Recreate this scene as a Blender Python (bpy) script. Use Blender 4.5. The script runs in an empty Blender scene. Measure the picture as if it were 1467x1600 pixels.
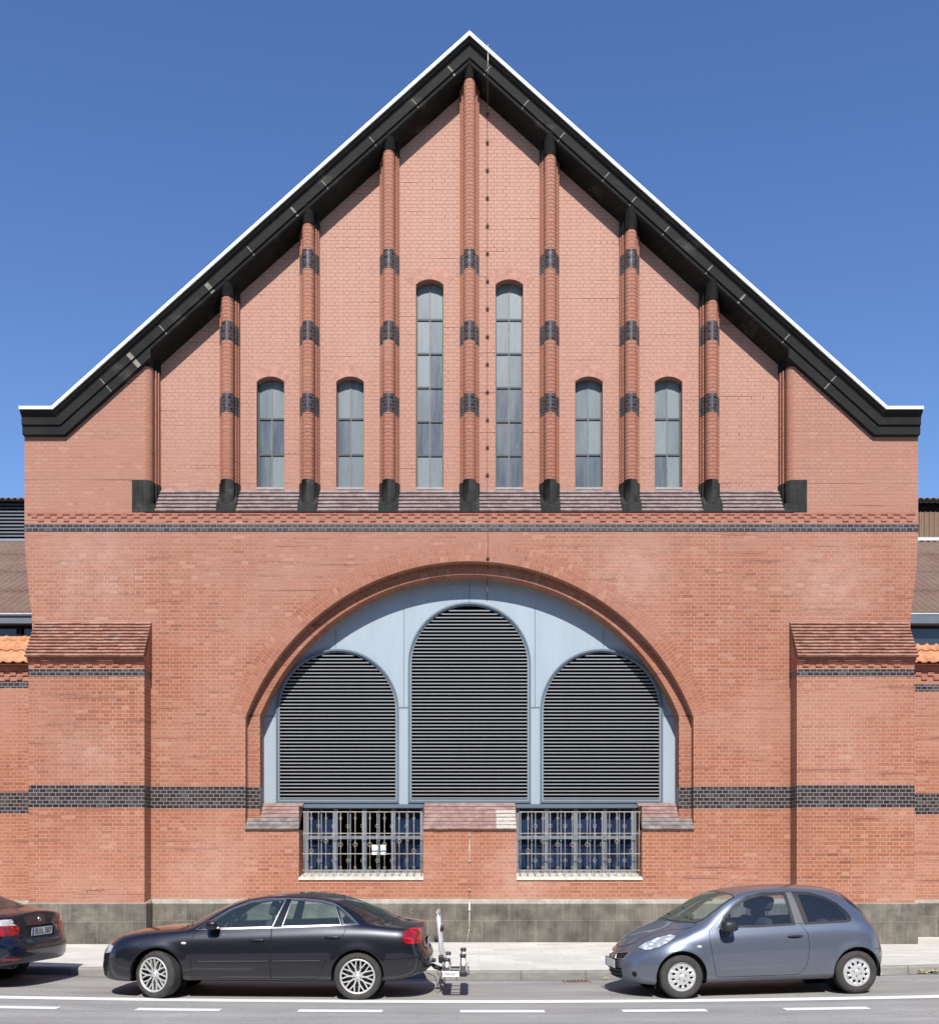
import bpy, bmesh, math, random
from math import sin, cos, pi, radians, sqrt
from mathutils import Vector, Matrix
from mathutils.geometry import tessellate_polygon
from mathutils.bvhtree import BVHTree

random.seed(7)
C = bpy.context.scene.collection
H0, Y0, XC, F = 1.95, 1334.0, 733.5, 1650.0      # eye height, horizon row, centre column, focal (photo px)
DW = 22.0                                        # eye to facade plane


def at(x, y, d=0.0):
    """real place (X, Z) of a photo pixel on the upright plane d metres in front of the facade"""
    s = F / (DW - d)
    return (x - XC) / s, H0 - (y - Y0) / s


def zz(y, d=0.0):
    return H0 - (y - Y0) * (DW - d) / F


def xx(x, d=0.0):
    return (x - XC) * (DW - d) / F


# ------------------------------------------------------------------ mesh builder
ORIGIN = {}


class MB:
    def __init__(self):
        self.v, self.f, self.uv, self.m, self.r, self.s = [], [], [], [], [], []

    def face(self, pts, mi=0, uv=None, rnd=0.5, smooth=False):
        i0 = len(self.v)
        self.v += [tuple(p) for p in pts]
        self.f.append(list(range(i0, i0 + len(pts))))
        if uv is None:
            n = Vector((0, 0, 0))
            for i in range(len(pts)):
                a, b = Vector(pts[i]), Vector(pts[(i + 1) % len(pts)])
                n += Vector(((a.y - b.y) * (a.z + b.z), (a.z - b.z) * (a.x + b.x), (a.x - b.x) * (a.y + b.y)))
            ax, ay, az = abs(n.x), abs(n.y), abs(n.z)
            if ay >= ax and ay >= az:
                uv = [(p[0], p[2]) for p in pts]
            elif ax >= az:
                uv = [(p[1], p[2]) for p in pts]
            else:
                uv = [(p[0], p[1]) for p in pts]
        self.uv.append(uv)
        self.m.append(mi)
        self.r.append(rnd)
        self.s.append(smooth)

    def box(self, x0, x1, y0, y1, z0, z1, mi=0, rnd=0.5, skip=''):
        P = [(x0, y0, z0), (x1, y0, z0), (x1, y1, z0), (x0, y1, z0), (x0, y0, z1), (x1, y0, z1), (x1, y1, z1), (x0, y1, z1)]
        for k, q in (('b', (3, 2, 1, 0)), ('t', (4, 5, 6, 7)), ('f', (0, 1, 5, 4)), ('r', (1, 2, 6, 5)), ('k', (2, 3, 7, 6)), ('l', (3, 0, 4, 7))):
            if k not in skip:
                self.face([P[i] for i in q], mi, None, rnd)

    def hexa(self, P, mi=0, rnd=0.5):
        for q in ((3, 2, 1, 0), (4, 5, 6, 7), (0, 1, 5, 4), (1, 2, 6, 5), (2, 3, 7, 6), (3, 0, 4, 7)):
            self.face([P[i] for i in q], mi, None, rnd)

    def holed(self, outer, holes, y, mi=0):
        """flat wall in the XZ plane at Y=y, facing -Y, with holes"""
        loops = [[Vector((p[0], p[1], 0)) for p in L] for L in [outer] + list(holes)]
        flat = [p for L in loops for p in L]
        for t in tessellate_polygon(loops):
            a, b, c = [flat[i] for i in t]
            if (b - a).cross(c - a).z < 0:
                b, c = c, b
            self.face([(p.x, y, p.y) for p in (a, b, c)], mi)

    def rim(self, loop, ya, yb, mi=0, closed=True, uvs=None):
        """strip between the same XZ loop at ya and yb; running length is u"""
        n = len(loop)
        L = 0
        for i in range(n if closed else n - 1):
            a, b = loop[i], loop[(i + 1) % n]
            dl = sqrt((a[0] - b[0]) ** 2 + (a[1] - b[1]) ** 2)
            if abs(a[0] - b[0]) < 1e-6:      # upright piece: keep the courses level
                uv = [(ya, a[1]), (ya, b[1]), (yb, b[1]), (yb, a[1])]
            else:
                uv = [(ya, L), (ya, L + dl), (yb, L + dl), (yb, L)]
            self.face([(a[0], ya, a[1]), (b[0], ya, b[1]), (b[0], yb, b[1]), (a[0], yb, a[1])], mi, uv)
            L += dl

    def tube(self, pts, r, n=8, mi=0, caps=True, rnd=0.5):
        pts = [Vector(p) for p in pts]
        rings = []
        for i, p in enumerate(pts):
            d = (pts[min(i + 1, len(pts) - 1)] - pts[max(i - 1, 0)]).normalized()
            up = Vector((0, 0, 1)) if abs(d.z) < 0.9 else Vector((0, 1, 0))
            a = d.cross(up).normalized()
            b = a.cross(d).normalized()
            rr = r[i] if isinstance(r, (list, tuple)) else r
            rings.append([p + a * (rr * cos(2 * pi * k / n)) + b * (rr * sin(2 * pi * k / n)) for k in range(n)])
        for i in range(len(pts) - 1):
            for k in range(n):
                self.face([rings[i][k], rings[i][(k + 1) % n], rings[i + 1][(k + 1) % n], rings[i + 1][k]], mi, None, rnd, True)
        if caps:
            self.face(rings[0][::-1], mi, None, rnd)
            self.face(rings[-1], mi, None, rnd)

    def lathe(self, prof, centre, axis='y', n=40, mi=0, smooth=True, a0=0.0, a1=2 * pi):
        """prof = [(r, t)] ; t runs along the axis"""
        cx, cy, cz = centre

        def P(r, t, a):
            if axis == 'y':
                return (cx + r * cos(a), cy + t, cz + r * sin(a))
            if axis == 'x':
                return (cx + t, cy + r * cos(a), cz + r * sin(a))
            return (cx + r * cos(a), cy + r * sin(a), cz + t)
        for k in range(n):
            b0, b1 = a0 + (a1 - a0) * k / n, a0 + (a1 - a0) * (k + 1) / n
            for (r0, t0), (r1, t1) in zip(prof, prof[1:]):
                q = [P(r0, t0, b0), P(r0, t0, b1), P(r1, t1, b1), P(r1, t1, b0)]
                if r0 < 1e-6:
                    q = [q[0], q[2], q[3]]
                elif r1 < 1e-6:
                    q = q[:3]
                self.face(q, mi, None, 0.5, smooth)

    def build(self, name, mats, parent=None, local=False, weld=True, merge=1e-5, recalc=False):
        me = bpy.data.meshes.new(name)
        o0 = ORIGIN.get(parent.name, Vector((0, 0, 0))) if (parent and not local) else Vector((0, 0, 0))
        me.from_pydata([tuple(Vector(p) - o0) for p in self.v], [], self.f)
        uvl = me.uv_layers.new(name='UVMap')
        k = 0
        for uv in self.uv:
            for q in uv:
                uvl.data[k].uv = q
                k += 1
        at_ = me.attributes.new('rnd', 'FLOAT', 'FACE')
        at_.data.foreach_set('value', self.r)
        me.polygons.foreach_set('material_index', self.m)
        me.polygons.foreach_set('use_smooth', self.s)
        if weld:
            bm = bmesh.new()
            bm.from_mesh(me)
            bmesh.ops.remove_doubles(bm, verts=bm.verts, dist=merge)
            if recalc:
                bmesh.ops.recalc_face_normals(bm, faces=bm.faces)
            bm.to_mesh(me)
            bm.free()
        for m in (mats if isinstance(mats, (list, tuple)) else [mats]):
            me.materials.append(m)
        me.update()
        o = bpy.data.objects.new(name, me)
        C.objects.link(o)
        if parent:
            o.parent = parent
            ORIGIN[o.name] = o0
        return o


def empty(name, loc, rot=(0, 0, 0)):
    o = bpy.data.objects.new(name, None)
    o.location = loc
    o.rotation_euler = rot
    o.empty_display_size = 0.3
    C.objects.link(o)
    ORIGIN[o.name] = Vector(loc)
    return o


def tag(o, label=None, cat=None, group=None, kind=None):
    if label:
        o['label'] = label
    if cat:
        o['category'] = cat
    if group:
        o['group'] = group
    if kind:
        o['kind'] = kind
    return o


def text_mb(txt, size, M, depth=0.002, bold=0.0):
    """flat lettering as mesh faces placed by matrix M (letters lie in local XY, centred)"""
    cu = bpy.data.curves.new('lettering', 'FONT')
    cu.body = txt
    cu.size = size
    cu.align_x = 'CENTER'
    cu.align_y = 'CENTER'
    cu.extrude = depth
    cu.offset = bold
    ob = bpy.data.objects.new('lettering', cu)
    C.objects.link(ob)
    bpy.context.view_layer.update()
    me = bpy.data.meshes.new_from_object(ob.evaluated_get(bpy.context.evaluated_depsgraph_get()))
    mb = MB()
    for p in me.polygons:
        mb.face([M @ me.vertices[i].co for i in p.vertices])
    bpy.data.objects.remove(ob)
    bpy.data.curves.remove(cu)
    bpy.data.meshes.remove(me)
    return mb


# ------------------------------------------------------------------ material helper
class NT:
    def __init__(self, name, rough=0.8, metal=0.0):
        self.m = bpy.data.materials.new(name)
        self.m.use_nodes = True
        self.t = self.m.node_tree
        self.t.nodes.clear()
        self.out = self.n('ShaderNodeOutputMaterial')
        self.b = self.n('ShaderNodeBsdfPrincipled')
        self.t.links.new(self.b.outputs[0], self.out.inputs[0])
        self.set('Roughness', rough)
        self.set('Metallic', metal)

    def n(self, k):
        return self.t.nodes.new(k)

    def link(self, a, b):
        self.t.links.new(a, b)

    def put(self, sock, v):
        if hasattr(v, 'is_output'):
            self.link(v, sock)
        elif isinstance(v, (tuple, list)) and len(v) == 3 and sock.type == 'RGBA':
            sock.default_value = (*v, 1)
        else:
            sock.default_value = v

    def set(self, name, v):
        self.put(self.b.inputs[name], v)

    def math(self, op, a, b=0.0, clamp=False):
        x = self.n('ShaderNodeMath')
        x.operation = op
        x.use_clamp = clamp
        self.put(x.inputs[0], a)
        self.put(x.inputs[1], b)
        return x.outputs[0]

    def mix(self, f, a, b, mode='MIX'):
        x = self.n('ShaderNodeMix')
        x.data_type = 'RGBA'
        x.blend_type = mode
        x.clamp_factor = True
        self.put(x.inputs[0], f)
        self.put(x.inputs[6], a)
        self.put(x.inputs[7], b)
        return x.outputs[2]

    def ramp(self, f, stops):
        x = self.n('ShaderNodeValToRGB')
        self.put(x.inputs[0], f)
        e = x.color_ramp.elements
        while len(e) > 1:
            e.remove(e[-1])
        e[0].position, e[0].color = stops[0][0], self.col(stops[0][1])
        for p, c in stops[1:]:
            q = e.new(p)
            q.color = self.col(c)
        return x.outputs[0]

    def col(self, c):
        return (c, c, c, 1) if isinstance(c, (int, float)) else (*c, 1)

    def noise(self, vec, scale, detail=4, rough=0.55):
        x = self.n('ShaderNodeTexNoise')
        if vec is not None:
            self.put(x.inputs['Vector'], vec)
        x.inputs['Scale'].default_value = scale
        x.inputs['Detail'].default_value = detail
        x.inputs['Roughness'].default_value = rough
        return x.outputs[0]

    def map(self, vec, scale=(1, 1, 1), loc=(0, 0, 0), rot=(0, 0, 0)):
        x = self.n('ShaderNodeMapping')
        self.put(x.inputs[0], vec)
        x.inputs[1].default_value = loc
        x.inputs[2].default_value = rot
        x.inputs[3].default_value = scale
        return x.outputs[0]

    def uv(self):
        x = self.n('ShaderNodeUVMap')
        return x.outputs[0]

    def pos(self):
        return self.n('ShaderNodeNewGeometry').outputs['Position']

    def obj(self):
        return self.n('ShaderNodeTexCoord').outputs['Object']

    def sep(self, v):
        x = self.n('ShaderNodeSeparateXYZ')
        self.put(x.inputs[0], v)
        return x.outputs

    def attr(self, name):
        x = self.n('ShaderNodeAttribute')
        x.attribute_name = name
        return x.outputs['Fac']

    def bump(self, h, strength=0.4, dist=0.01):
        x = self.n('ShaderNodeBump')
        x.inputs['Strength'].default_value = strength
        x.inputs['Distance'].default_value = dist
        self.put(x.inputs['Height'], h)
        self.set('Normal', x.outputs[0])

    def brick(self, vec, w, h, mortar, c1, c2, cm, offset=0.5, ofreq=2, squash=1.0, sfreq=2, smooth=0.1, bias=0.0):
        x = self.n('ShaderNodeTexBrick')
        x.offset, x.offset_frequency, x.squash, x.squash_frequency = offset, ofreq, squash, sfreq
        self.put(x.inputs['Vector'], vec)
        self.put(x.inputs['Color1'], c1)
        self.put(x.inputs['Color2'], c2)
        self.put(x.inputs['Mortar'], cm)
        x.inputs['Scale'].default_value = 1
        x.inputs['Mortar Size'].default_value = mortar
        x.inputs['Mortar Smooth'].default_value = smooth
        x.inputs['Bias'].default_value = bias
        x.inputs['Brick Width'].default_value = w
        x.inputs['Row Height'].default_value = h
        return x.outputs


def plain(name, col, rough=0.6, metal=0.0, var=0.12, scale=3.0, coat=0.0, bump=0.0):
    t = NT(name, rough, metal)
    nz = t.noise(t.obj(), scale, 5)
    f = t.ramp(nz, [(0.3, 1 - var), (0.7, 1 + var)])
    t.set('Base Color', t.mix(1.0, col, f, 'MULTIPLY'))
    if coat:
        t.set('Coat Weight', coat)
        t.set('Coat Roughness', 0.03)
    if bump:
        t.bump(t.noise(t.obj(), scale * 12, 4), bump, 0.01)
    return t.m
# ------------------------------------------------------------------ materials
ROW = 0.077
ZB0 = 2.886                                     # underside of the lower dark band (a bed joint)
BAND_LOW = (ZB0, ZB0 + 6 * ROW)
BAND_UP = (ZB0 + 75 * ROW, ZB0 + 77 * ROW)


def brick_mat(name, bands=(), glaze=(0.20, 0.17, 0.152), mlow=(0.42, 0.25, 0.175), mhigh=(0.25, 0.13, 0.10), gable=0.0, w=0.26, row=ROW, squash=0.5, zoff=ZB0, tint=(1, 1, 1), mort=0.008, seed=0.0):
    t = NT(name, 0.85)
    uv = t.map(t.uv(), loc=(seed, -zoff, 0))
    # slightly crooked joints
    P = t.pos()
    z = t.sep(P)[2]
    br = t.brick(uv, w, row, mort, (0, 0, 0), (1, 1, 1), (0.5, 0.5, 0.5), 0.5, 2, squash, 2, 0.15)
    rnd = t.sep(br[0])[0]
    red = t.ramp(rnd, [(0.0, (0.200, 0.064, 0.035)), (0.06, (0.262, 0.086, 0.044)), (0.4, (0.288, 0.099, 0.050)),
                       (0.75, (0.308, 0.110, 0.057)), (0.94, (0.335, 0.132, 0.075)), (0.985, (0.40, 0.20, 0.13)), (1.0, (0.27, 0.120, 0.085))])
    # large soft weathering: paler, pinker patches and dirtier ones
    n1 = t.noise(t.map(P, (0.35, 0.35, 0.55)), 1.0, 5, 0.6)
    n2 = t.noise(t.map(P, (1.3, 1.3, 0.25), (3, 1, 0)), 1.0, 4, 0.6)
    n2b = t.noise(t.map(P, (2.6, 2.6, 2.9), (1, 8, 3)), 1.0, 6, 0.72)
    n3 = t.noise(t.map(P, (0.16, 0.16, 0.30), (11, 2, 4)), 1.0, 3, 0.6)
    red = t.mix(t.ramp(n1, [(0.45, 0.0), (0.70, 0.60)]), red, (0.44, 0.245, 0.18))
    red = t.mix(t.ramp(n2, [(0.52, 0.0), (0.78, 0.30)]), red, (0.215, 0.082, 0.056))
    red = t.mix(t.ramp(n3, [(0.40, 0.26), (0.62, 0.0)]), red, (0.37, 0.135, 0.082))
    n4 = t.noise(t.map(P, (0.45, 0.45, 13)), 1.0, 3, 0.6)
    n5 = t.noise(t.map(P, (0.8, 0.8, 9), (7, 3, 2)), 1.0, 4, 0.7)
    red = t.mix(t.ramp(n4, [(0.58, 0.0), (0.72, 0.30)]), red, (0.20, 0.07, 0.042))
    red = t.mix(t.ramp(n5, [(0.60, 0.0), (0.74, 0.40)]), red, (0.48, 0.29, 0.225))
    # higher up the wall is paler and pinker
    up = t.ramp(t.math('DIVIDE', z, 20.0), [(0.36, 0.0), (0.47, 0.45), (0.70, 0.75)])
    red = t.mix(up, red, (0.425, 0.222, 0.160))
    if gable:
        red = t.mix(t.math('MULTIPLY', t.ramp(t.math('DIVIDE', z, 20.0), [(0.45, 0.35), (0.75, 1.0)]), gable), red, (0.50, 0.292, 0.230))
    # mortar: pale below, sooty above
    mz = t.ramp(t.math('ADD', t.math('DIVIDE', z, 20.0), t.math('MULTIPLY', t.math('SUBTRACT', n1, 0.5), 0.5)), [(0.36, 0.0), (0.56, 1.0)])
    mortar = t.mix(mz, mlow, mhigh)
    mortar = t.mix(t.ramp(n2, [(0.35, 0.0), (0.65, 0.55)]), mortar, (0.33, 0.165, 0.115))
    if bands:
        br2 = t.brick(uv, 0.13, row, mort, (0, 0, 0), (1, 1, 1), (0.5, 0.5, 0.5), 0.5, 2, 1.0, 2, 0.15)
        rnd2 = t.sep(br2[0])[0]
    else:
        br2, rnd2 = br, rnd
    mortar = t.mix(t.ramp(n4, [(0.60, 0.0), (0.67, 0.85)]), mortar, (0.085, 0.042, 0.032))
    for bx, bz, br_ in ((-7.9, 7.85, 1.5), (3.3, 7.9, 1.1), (-5.5, 1.6, 1.3), (7.5, 7.6, 1.2), (7.6, 3.9, 1.1), (-7.8, 3.8, 1.1), (-2.2, 12.6, .8), (1.0, 1.4, .9)):
        vm = t.n('ShaderNodeVectorMath')
        vm.operation = 'DISTANCE'
        t.put(vm.inputs[0], P)
        vm.inputs[1].default_value = (bx, 0, bz)
        k = t.math('MULTIPLY', t.ramp(t.math('DIVIDE', vm.outputs['Value'], br_), [(0.25, 0.85), (1.0, 0.0)]), t.ramp(n2b, [(0.36, 0.08), (0.70, 0.62)]))
        red = t.mix(k, red, (0.50, 0.315, 0.25))
        mortar = t.mix(k, mortar, (0.50, 0.36, 0.29))
    dark = t.ramp(rnd2, [(0.0, (0.016, 0.014, 0.018)), (0.45, (0.030, 0.024, 0.027)), (0.8, (0.045, 0.033, 0.033)), (1.0, (0.062, 0.066, 0.08))])
    mask = 0.0
    for a, b in bands:
        k = t.math('MULTIPLY', t.math('GREATER_THAN', z, a), t.math('LESS_THAN', z, b))
        mask = k if mask == 0.0 else t.math('MAXIMUM', mask, k)
    face = red
    if bands:
        face = t.mix(mask, red, dark)
        mortar = t.mix(mask, mortar, glaze)
    if tint != (1, 1, 1):
        face = t.mix(1.0, face, tint, 'MULTIPLY')
    fac = br[1]
    if bands:
        fm = t.n('ShaderNodeMix')
        t.put(fm.inputs[0], mask)
        t.put(fm.inputs[2], br[1])
        t.put(fm.inputs[3], br2[1])
        fac = fm.outputs[0]
    col = t.mix(fac, face, mortar)
    fine = t.noise(t.map(P, (30, 30, 30)), 1.0, 3)
    col = t.mix(1.0, col, t.ramp(fine, [(0.25, 0.86), (0.75, 1.12)]), 'MULTIPLY')
    t.set('Base Color', col)
    if bands:
        t.set('Roughness', t.math('SUBTRACT', 0.85, t.math('MULTIPLY', t.math('MULTIPLY', mask, t.math('SUBTRACT', 1.0, fac)), 0.5)))
    h = t.math('ADD', t.math('MULTIPLY', fac, -1.0), t.math('ADD', t.math('MULTIPLY', rnd, 0.35), t.math('MULTIPLY', fine, 0.25)))
    t.bump(h, 0.55, 0.006)
    return t.m


M = {}
COLBANDS = [(14.163, 14.563), (12.67, 13.07), (11.163, 11.563)]
M['brick'] = brick_mat('red_brick', [BAND_LOW, BAND_UP])
M['brick_field'] = brick_mat('red_brick_gable', [], gable=0.62, mhigh=(0.33, 0.18, 0.14), mort=0.0075)
M['brick_column'] = brick_mat('moulded_brick', COLBANDS, glaze=(0.10, 0.085, 0.085), w=0.26, squash=1.0, tint=(0.95, 0.80, 0.73), seed=0.13, mlow=(0.13, 0.06, 0.045), mhigh=(0.10, 0.05, 0.04))
M['brick_half'] = brick_mat('moulded_corner_brick', [], w=0.26, tint=(0.93, 0.82, 0.76), mlow=(0.2, 0.1, 0.08))
M['brick_buttress'] = brick_mat('buttress_brick', [BAND_LOW, (zz(1057.5, .44), zz(1046.0, .44))])
M['brick_wing'] = brick_mat('wing_brick', [(2.82, 3.29), (zz(1075.5, -.9), zz(1064, -.9))], tint=(1.0, 0.95, 0.93))
M['brick_arch'] = brick_mat('arch_brick', [], w=0.077, row=0.128, squash=1.0, zoff=0.0, mort=0.007, mlow=(0.37, 0.195, 0.13))
M['brick_arch_dark'] = brick_mat('inner_arch_brick', [BAND_LOW], tint=(0.93, 0.86, 0.83))
M['dentil_pale'] = plain('arch_header_brick', (0.42, 0.215, 0.16), 0.85, var=0.2, scale=9)
M['dentil'] = plain('dentil_brick', (0.335, 0.122, 0.077), 0.85, var=0.2, scale=9, bump=0.2)


def stone_mat(name, base, lo, blocks=None, streak=0.5, rough=0.9, stain=(0.45, 0.43, 0.36)):
    t = NT(name, rough)
    P = t.pos()
    n1 = t.noise(t.map(P, (2.2, 2.2, 2.2)), 1.0, 6, 0.62)
    n2 = t.noise(t.map(P, (26, 26, 1.6)), 1.0, 3, 0.6)
    n3 = t.noise(t.map(P, (60, 60, 60)), 1.0, 3, 0.6)
    col = t.ramp(n1, [(0.3, lo), (0.62, base)])
    col = t.mix(1.0, col, t.ramp(n2, [(0.3, 1 - streak * .55), (0.7, 1 + streak * .45)]), 'MULTIPLY')
    col = t.mix(t.ramp(t.noise(t.map(P, (0.9, 0.9, 1.4), (5, 5, 5)), 1.0, 5, 0.7), [(0.58, 0.0), (0.76, 0.35)]), col, stain)
    h = t.math('ADD', t.math('MULTIPLY', n2, 0.8), t.math('MULTIPLY', n3, 0.5))
    if blocks:
        br = t.brick(t.map(t.uv(), loc=(0.3, blocks[2], 0)), blocks[0], blocks[1], 0.007, (0, 0, 0), (1, 1, 1), (.5, .5, .5), 0.5, 2, 1, 2, 0.1)
        col = t.mix(1.0, col, t.ramp(t.sep(br[0])[0], [(0, 0.82), (1, 1.18)]), 'MULTIPLY')
        col = t.mix(t.math('MULTIPLY', br[1], 0.30), col, (0.34, 0.31, 0.26))
        h = t.math('SUBTRACT', h, t.math('MULTIPLY', br[1], 1.2))
    t.set('Base Color', col)
    t.bump(h, 0.6, 0.008)
    t.set('Specular IOR Level', 0.25)
    return t.m


M['plinth'] = stone_mat('basalt_plinth', (0.175, 0.158, 0.130), (0.078, 0.071, 0.061), (1.12, 0.47, -0.09), 0.30)
M['plinth_cap'] = stone_mat('plinth_coping', (0.36, 0.33, 0.28), (0.24, 0.22, 0.185), None, 0.3)
M['dark_stone'] = stone_mat('soot_black_stone', (0.012, 0.0118, 0.011), (0.005, 0.005, 0.0047), None, 0.35, 0.75, (0.16, 0.15, 0.12))
M['base_stone'] = stone_mat('weathered_base_stone', (0.035, 0.0335, 0.030), (0.014, 0.0135, 0.0125), None, 0.6, 0.85, (0.19, 0.185, 0.155))
M['pale_joint'] = plain('pale_joint_mortar', (0.22, 0.20, 0.165), 0.9, var=0.35, scale=6)
M['white_metal'] = plain('white_coping_metal', (0.78, 0.79, 0.80), 0.45, var=0.08, scale=1.5)


def tile_mat(name, stops, rough=0.85, moss=0.0):
    t = NT(name, rough)
    r = t.attr('rnd')
    P = t.pos()
    col = t.ramp(r, stops)
    n = t.noise(t.map(P, (9, 9, 9)), 1.0, 5, 0.65)
    col = t.mix(1.0, col, t.ramp(n, [(0.3, 0.72), (0.7, 1.22)]), 'MULTIPLY')
    if moss:
        col = t.mix(t.ramp(t.noise(t.map(P, (2.5, 2.5, 2.5)), 1.0, 4), [(0.5, 0.0), (0.75, moss)]), col, (0.36, 0.33, 0.29))
    t.set('Base Color', col)
    t.bump(t.noise(t.map(P, (45, 45, 45)), 1.0, 3), 0.25, 0.006)
    return t.m


M['tile_purple'] = tile_mat('purple_clay_tile', [(0, (0.205, 0.15, 0.14)), (0.5, (0.24, 0.178, 0.166)), (1, (0.275, 0.21, 0.195))], moss=0.4)
M['tile_pink'] = tile_mat('pink_clay_tile', [(0, (0.26, 0.155, 0.135)), (0.5, (0.30, 0.185, 0.16)), (1, (0.33, 0.215, 0.19))], moss=0.35)
M['tile_grey'] = tile_mat('grey_clay_tile', [(0, (0.16, 0.14, 0.13)), (0.5, (0.21, 0.185, 0.17)), (1, (0.25, 0.225, 0.21))], moss=0.6)
M['tile_red'] = tile_mat('red_clay_tile', [(0, (0.29, 0.14, 0.095)), (0.5, (0.345, 0.178, 0.128)), (1, (0.40, 0.23, 0.17))], moss=0.25)
M['tile_orange'] = tile_mat('orange_pantile', [(0, (0.48, 0.21, 0.10)), (0.5, (0.54, 0.25, 0.125)), (1, (0.58, 0.29, 0.155))])
M['grey_sill'] = plain('pale_grey_sill', (0.34, 0.31, 0.29), 0.85, var=0.15, scale=8)
M['white_brick'] = plain('whitewashed_tile', (0.46, 0.43, 0.38), 0.85, var=0.12, scale=8)


def sheet_metal(name, col, rough=0.45, var=0.06):
    t = NT(name, rough)
    P = t.pos()
    n = t.noise(t.map(P, (3, 3, 0.5)), 1.0, 5, 0.6)
    c = t.mix(1.0, col, t.ramp(n, [(0.3, 1 - var), (0.7, 1 + var)]), 'MULTIPLY')
    t.set('Base Color', c)
    t.bump(t.noise(t.map(P, (1.2, 1.2, 0.8)), 1.0, 2), 0.06, 0.02)
    return t.m


M['panel'] = sheet_metal('blue_grey_sheet', (0.31, 0.37, 0.418))
M['trim'] = sheet_metal('slate_blue_trim', (0.10, 0.135, 0.16))
M['trim_pale'] = sheet_metal('pale_blue_trim', (0.20, 0.25, 0.29))  # paler blue-grey than the slate trim
M['slat'] = sheet_metal('grey_louvre_slat', (0.335, 0.35, 0.362), 0.5)
M['slat_shade'] = sheet_metal('shaded_louvre_slat', (0.045, 0.047, 0.05), 0.6)  # dark copy of the slat colour, painting the shade between slats
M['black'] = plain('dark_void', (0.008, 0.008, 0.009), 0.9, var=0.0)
M['lower_frame'] = sheet_metal('lower_window_paint', (0.145, 0.165, 0.195), 0.5, 0.15)
M['iron'] = plain('cream_rust_iron', (0.33, 0.30, 0.245), 0.6, var=0.35, scale=14)
M['iron_dark'] = plain('rusty_iron', (0.12, 0.055, 0.035), 0.8, var=0.4, scale=14)
M['sill'] = plain('white_sill_render', (0.60, 0.56, 0.48), 0.85, var=0.2, scale=7, bump=0.3)
M['galv'] = plain('galvanised_steel', (0.55, 0.54, 0.50), 0.4, 0.6, var=0.15, scale=9)
M['chalk'] = plain('faded_chalk', (0.36, 0.35, 0.32), 0.95, var=0.2, scale=20)
M['paper'] = plain('white_paper', (0.80, 0.82, 0.80), 0.9, var=0.03)
M['paper_teal'] = plain('teal_print', (0.30, 0.42, 0.42), 0.9, var=0.05)
M['lead'] = plain('lead_flashing', (0.25, 0.25, 0.23), 0.7, var=0.3, scale=10)


def frosted():
    t = NT('dusty_wired_glass', 0.38)
    r = t.attr('rnd')
    P = t.pos()
    col = t.ramp(r, [(0, (0.03, 0.045, 0.075)), (0.35, (0.085, 0.108, 0.13)), (1, (0.185, 0.215, 0.225))])
    n = t.noise(t.map(P, (7, 7, 0.8)), 1.0, 5, 0.65)
    col = t.mix(t.ramp(n, [(0.35, 0.0), (0.7, 0.55)]), col, (0.20, 0.23, 0.235))
    n2 = t.noise(t.map(P, (16, 16, 1.3), (2, 0, 4)), 1.0, 5, 0.7)
    col = t.mix(t.ramp(n2, [(0.55, 0.0), (0.75, 0.55)]), col, (0.04, 0.062, 0.105))
    t.set('Base Color', col)
    t.set('Specular IOR Level', 0.3)
    t.bump(t.noise(t.map(P, (120, 120, 120)), 1.0, 1), 0.15, 0.002)
    return t.m


M['frosted'] = frosted()
M['bar'] = plain('grey_glazing_bar', (0.13, 0.135, 0.125), 0.6, var=0.2, scale=8)
M['bar_dark'] = plain('dark_shaded_bar', (0.05, 0.055, 0.06), 0.6, var=0.2, scale=8)  # dark bars; on the side frames it paints the reveal shade


def window_glass(name, tint=(0.55, 0.62, 0.66), ior=1.45, dust_haze=0.0, haze_col=(0.3, 0.34, 0.31)):
    t = NT(name)
    tr = t.n('ShaderNodeBsdfTransparent')
    tr.inputs[0].default_value = (*tint, 1)
    gl = t.n('ShaderNodeBsdfGlossy')
    gl.inputs['Color'].default_value = (1, 1, 1, 1)
    gl.inputs['Roughness'].default_value = 0.02
    fr = t.n('ShaderNodeFresnel')
    fr.inputs[0].default_value = ior
    mx = t.n('ShaderNodeMixShader')
    t.link(fr.outputs[0], mx.inputs[0])
    t.link(tr.outputs[0], mx.inputs[1])
    t.link(gl.outputs[0], mx.inputs[2])
    last = mx.outputs[0]
    if dust_haze:  # diffuse share: dust film and sky reflection painted as one haze
        df = t.n('ShaderNodeBsdfDiffuse')
        df.inputs[0].default_value = (*haze_col, 1)
        m2 = t.n('ShaderNodeMixShader')
        m2.inputs[0].default_value = dust_haze
        t.link(last, m2.inputs[1])
        t.link(df.outputs[0], m2.inputs[2])
        last = m2.outputs[0]
    t.link(last, t.out.inputs[0])
    return t.m


M['glass_blue'] = window_glass('blue_tinted_pane', (0.42, 0.52, 0.70))
M['glass_dark'] = window_glass('dark_pane', (0.30, 0.36, 0.40))
M['blind'] = plain('blue_blind', (0.14, 0.165, 0.215), 0.8, var=0.2, scale=4)


def corrugated(name, col, moss):
    t = NT(name, 0.85)
    P = t.pos()
    n = t.noise(t.map(P, (1.6, 1.6, 1.6)), 1.0, 5, 0.6)
    c = t.mix(t.ramp(n, [(0.4, 0), (0.7, 0.6)]), col, moss)
    t.set('Base Color', t.mix(1.0, c, t.ramp(t.noise(t.map(P, (22, 22, 22)), 1.0, 3), [(.3, .85), (.7, 1.15)]), 'MULTIPLY'))
    return t.m


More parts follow.
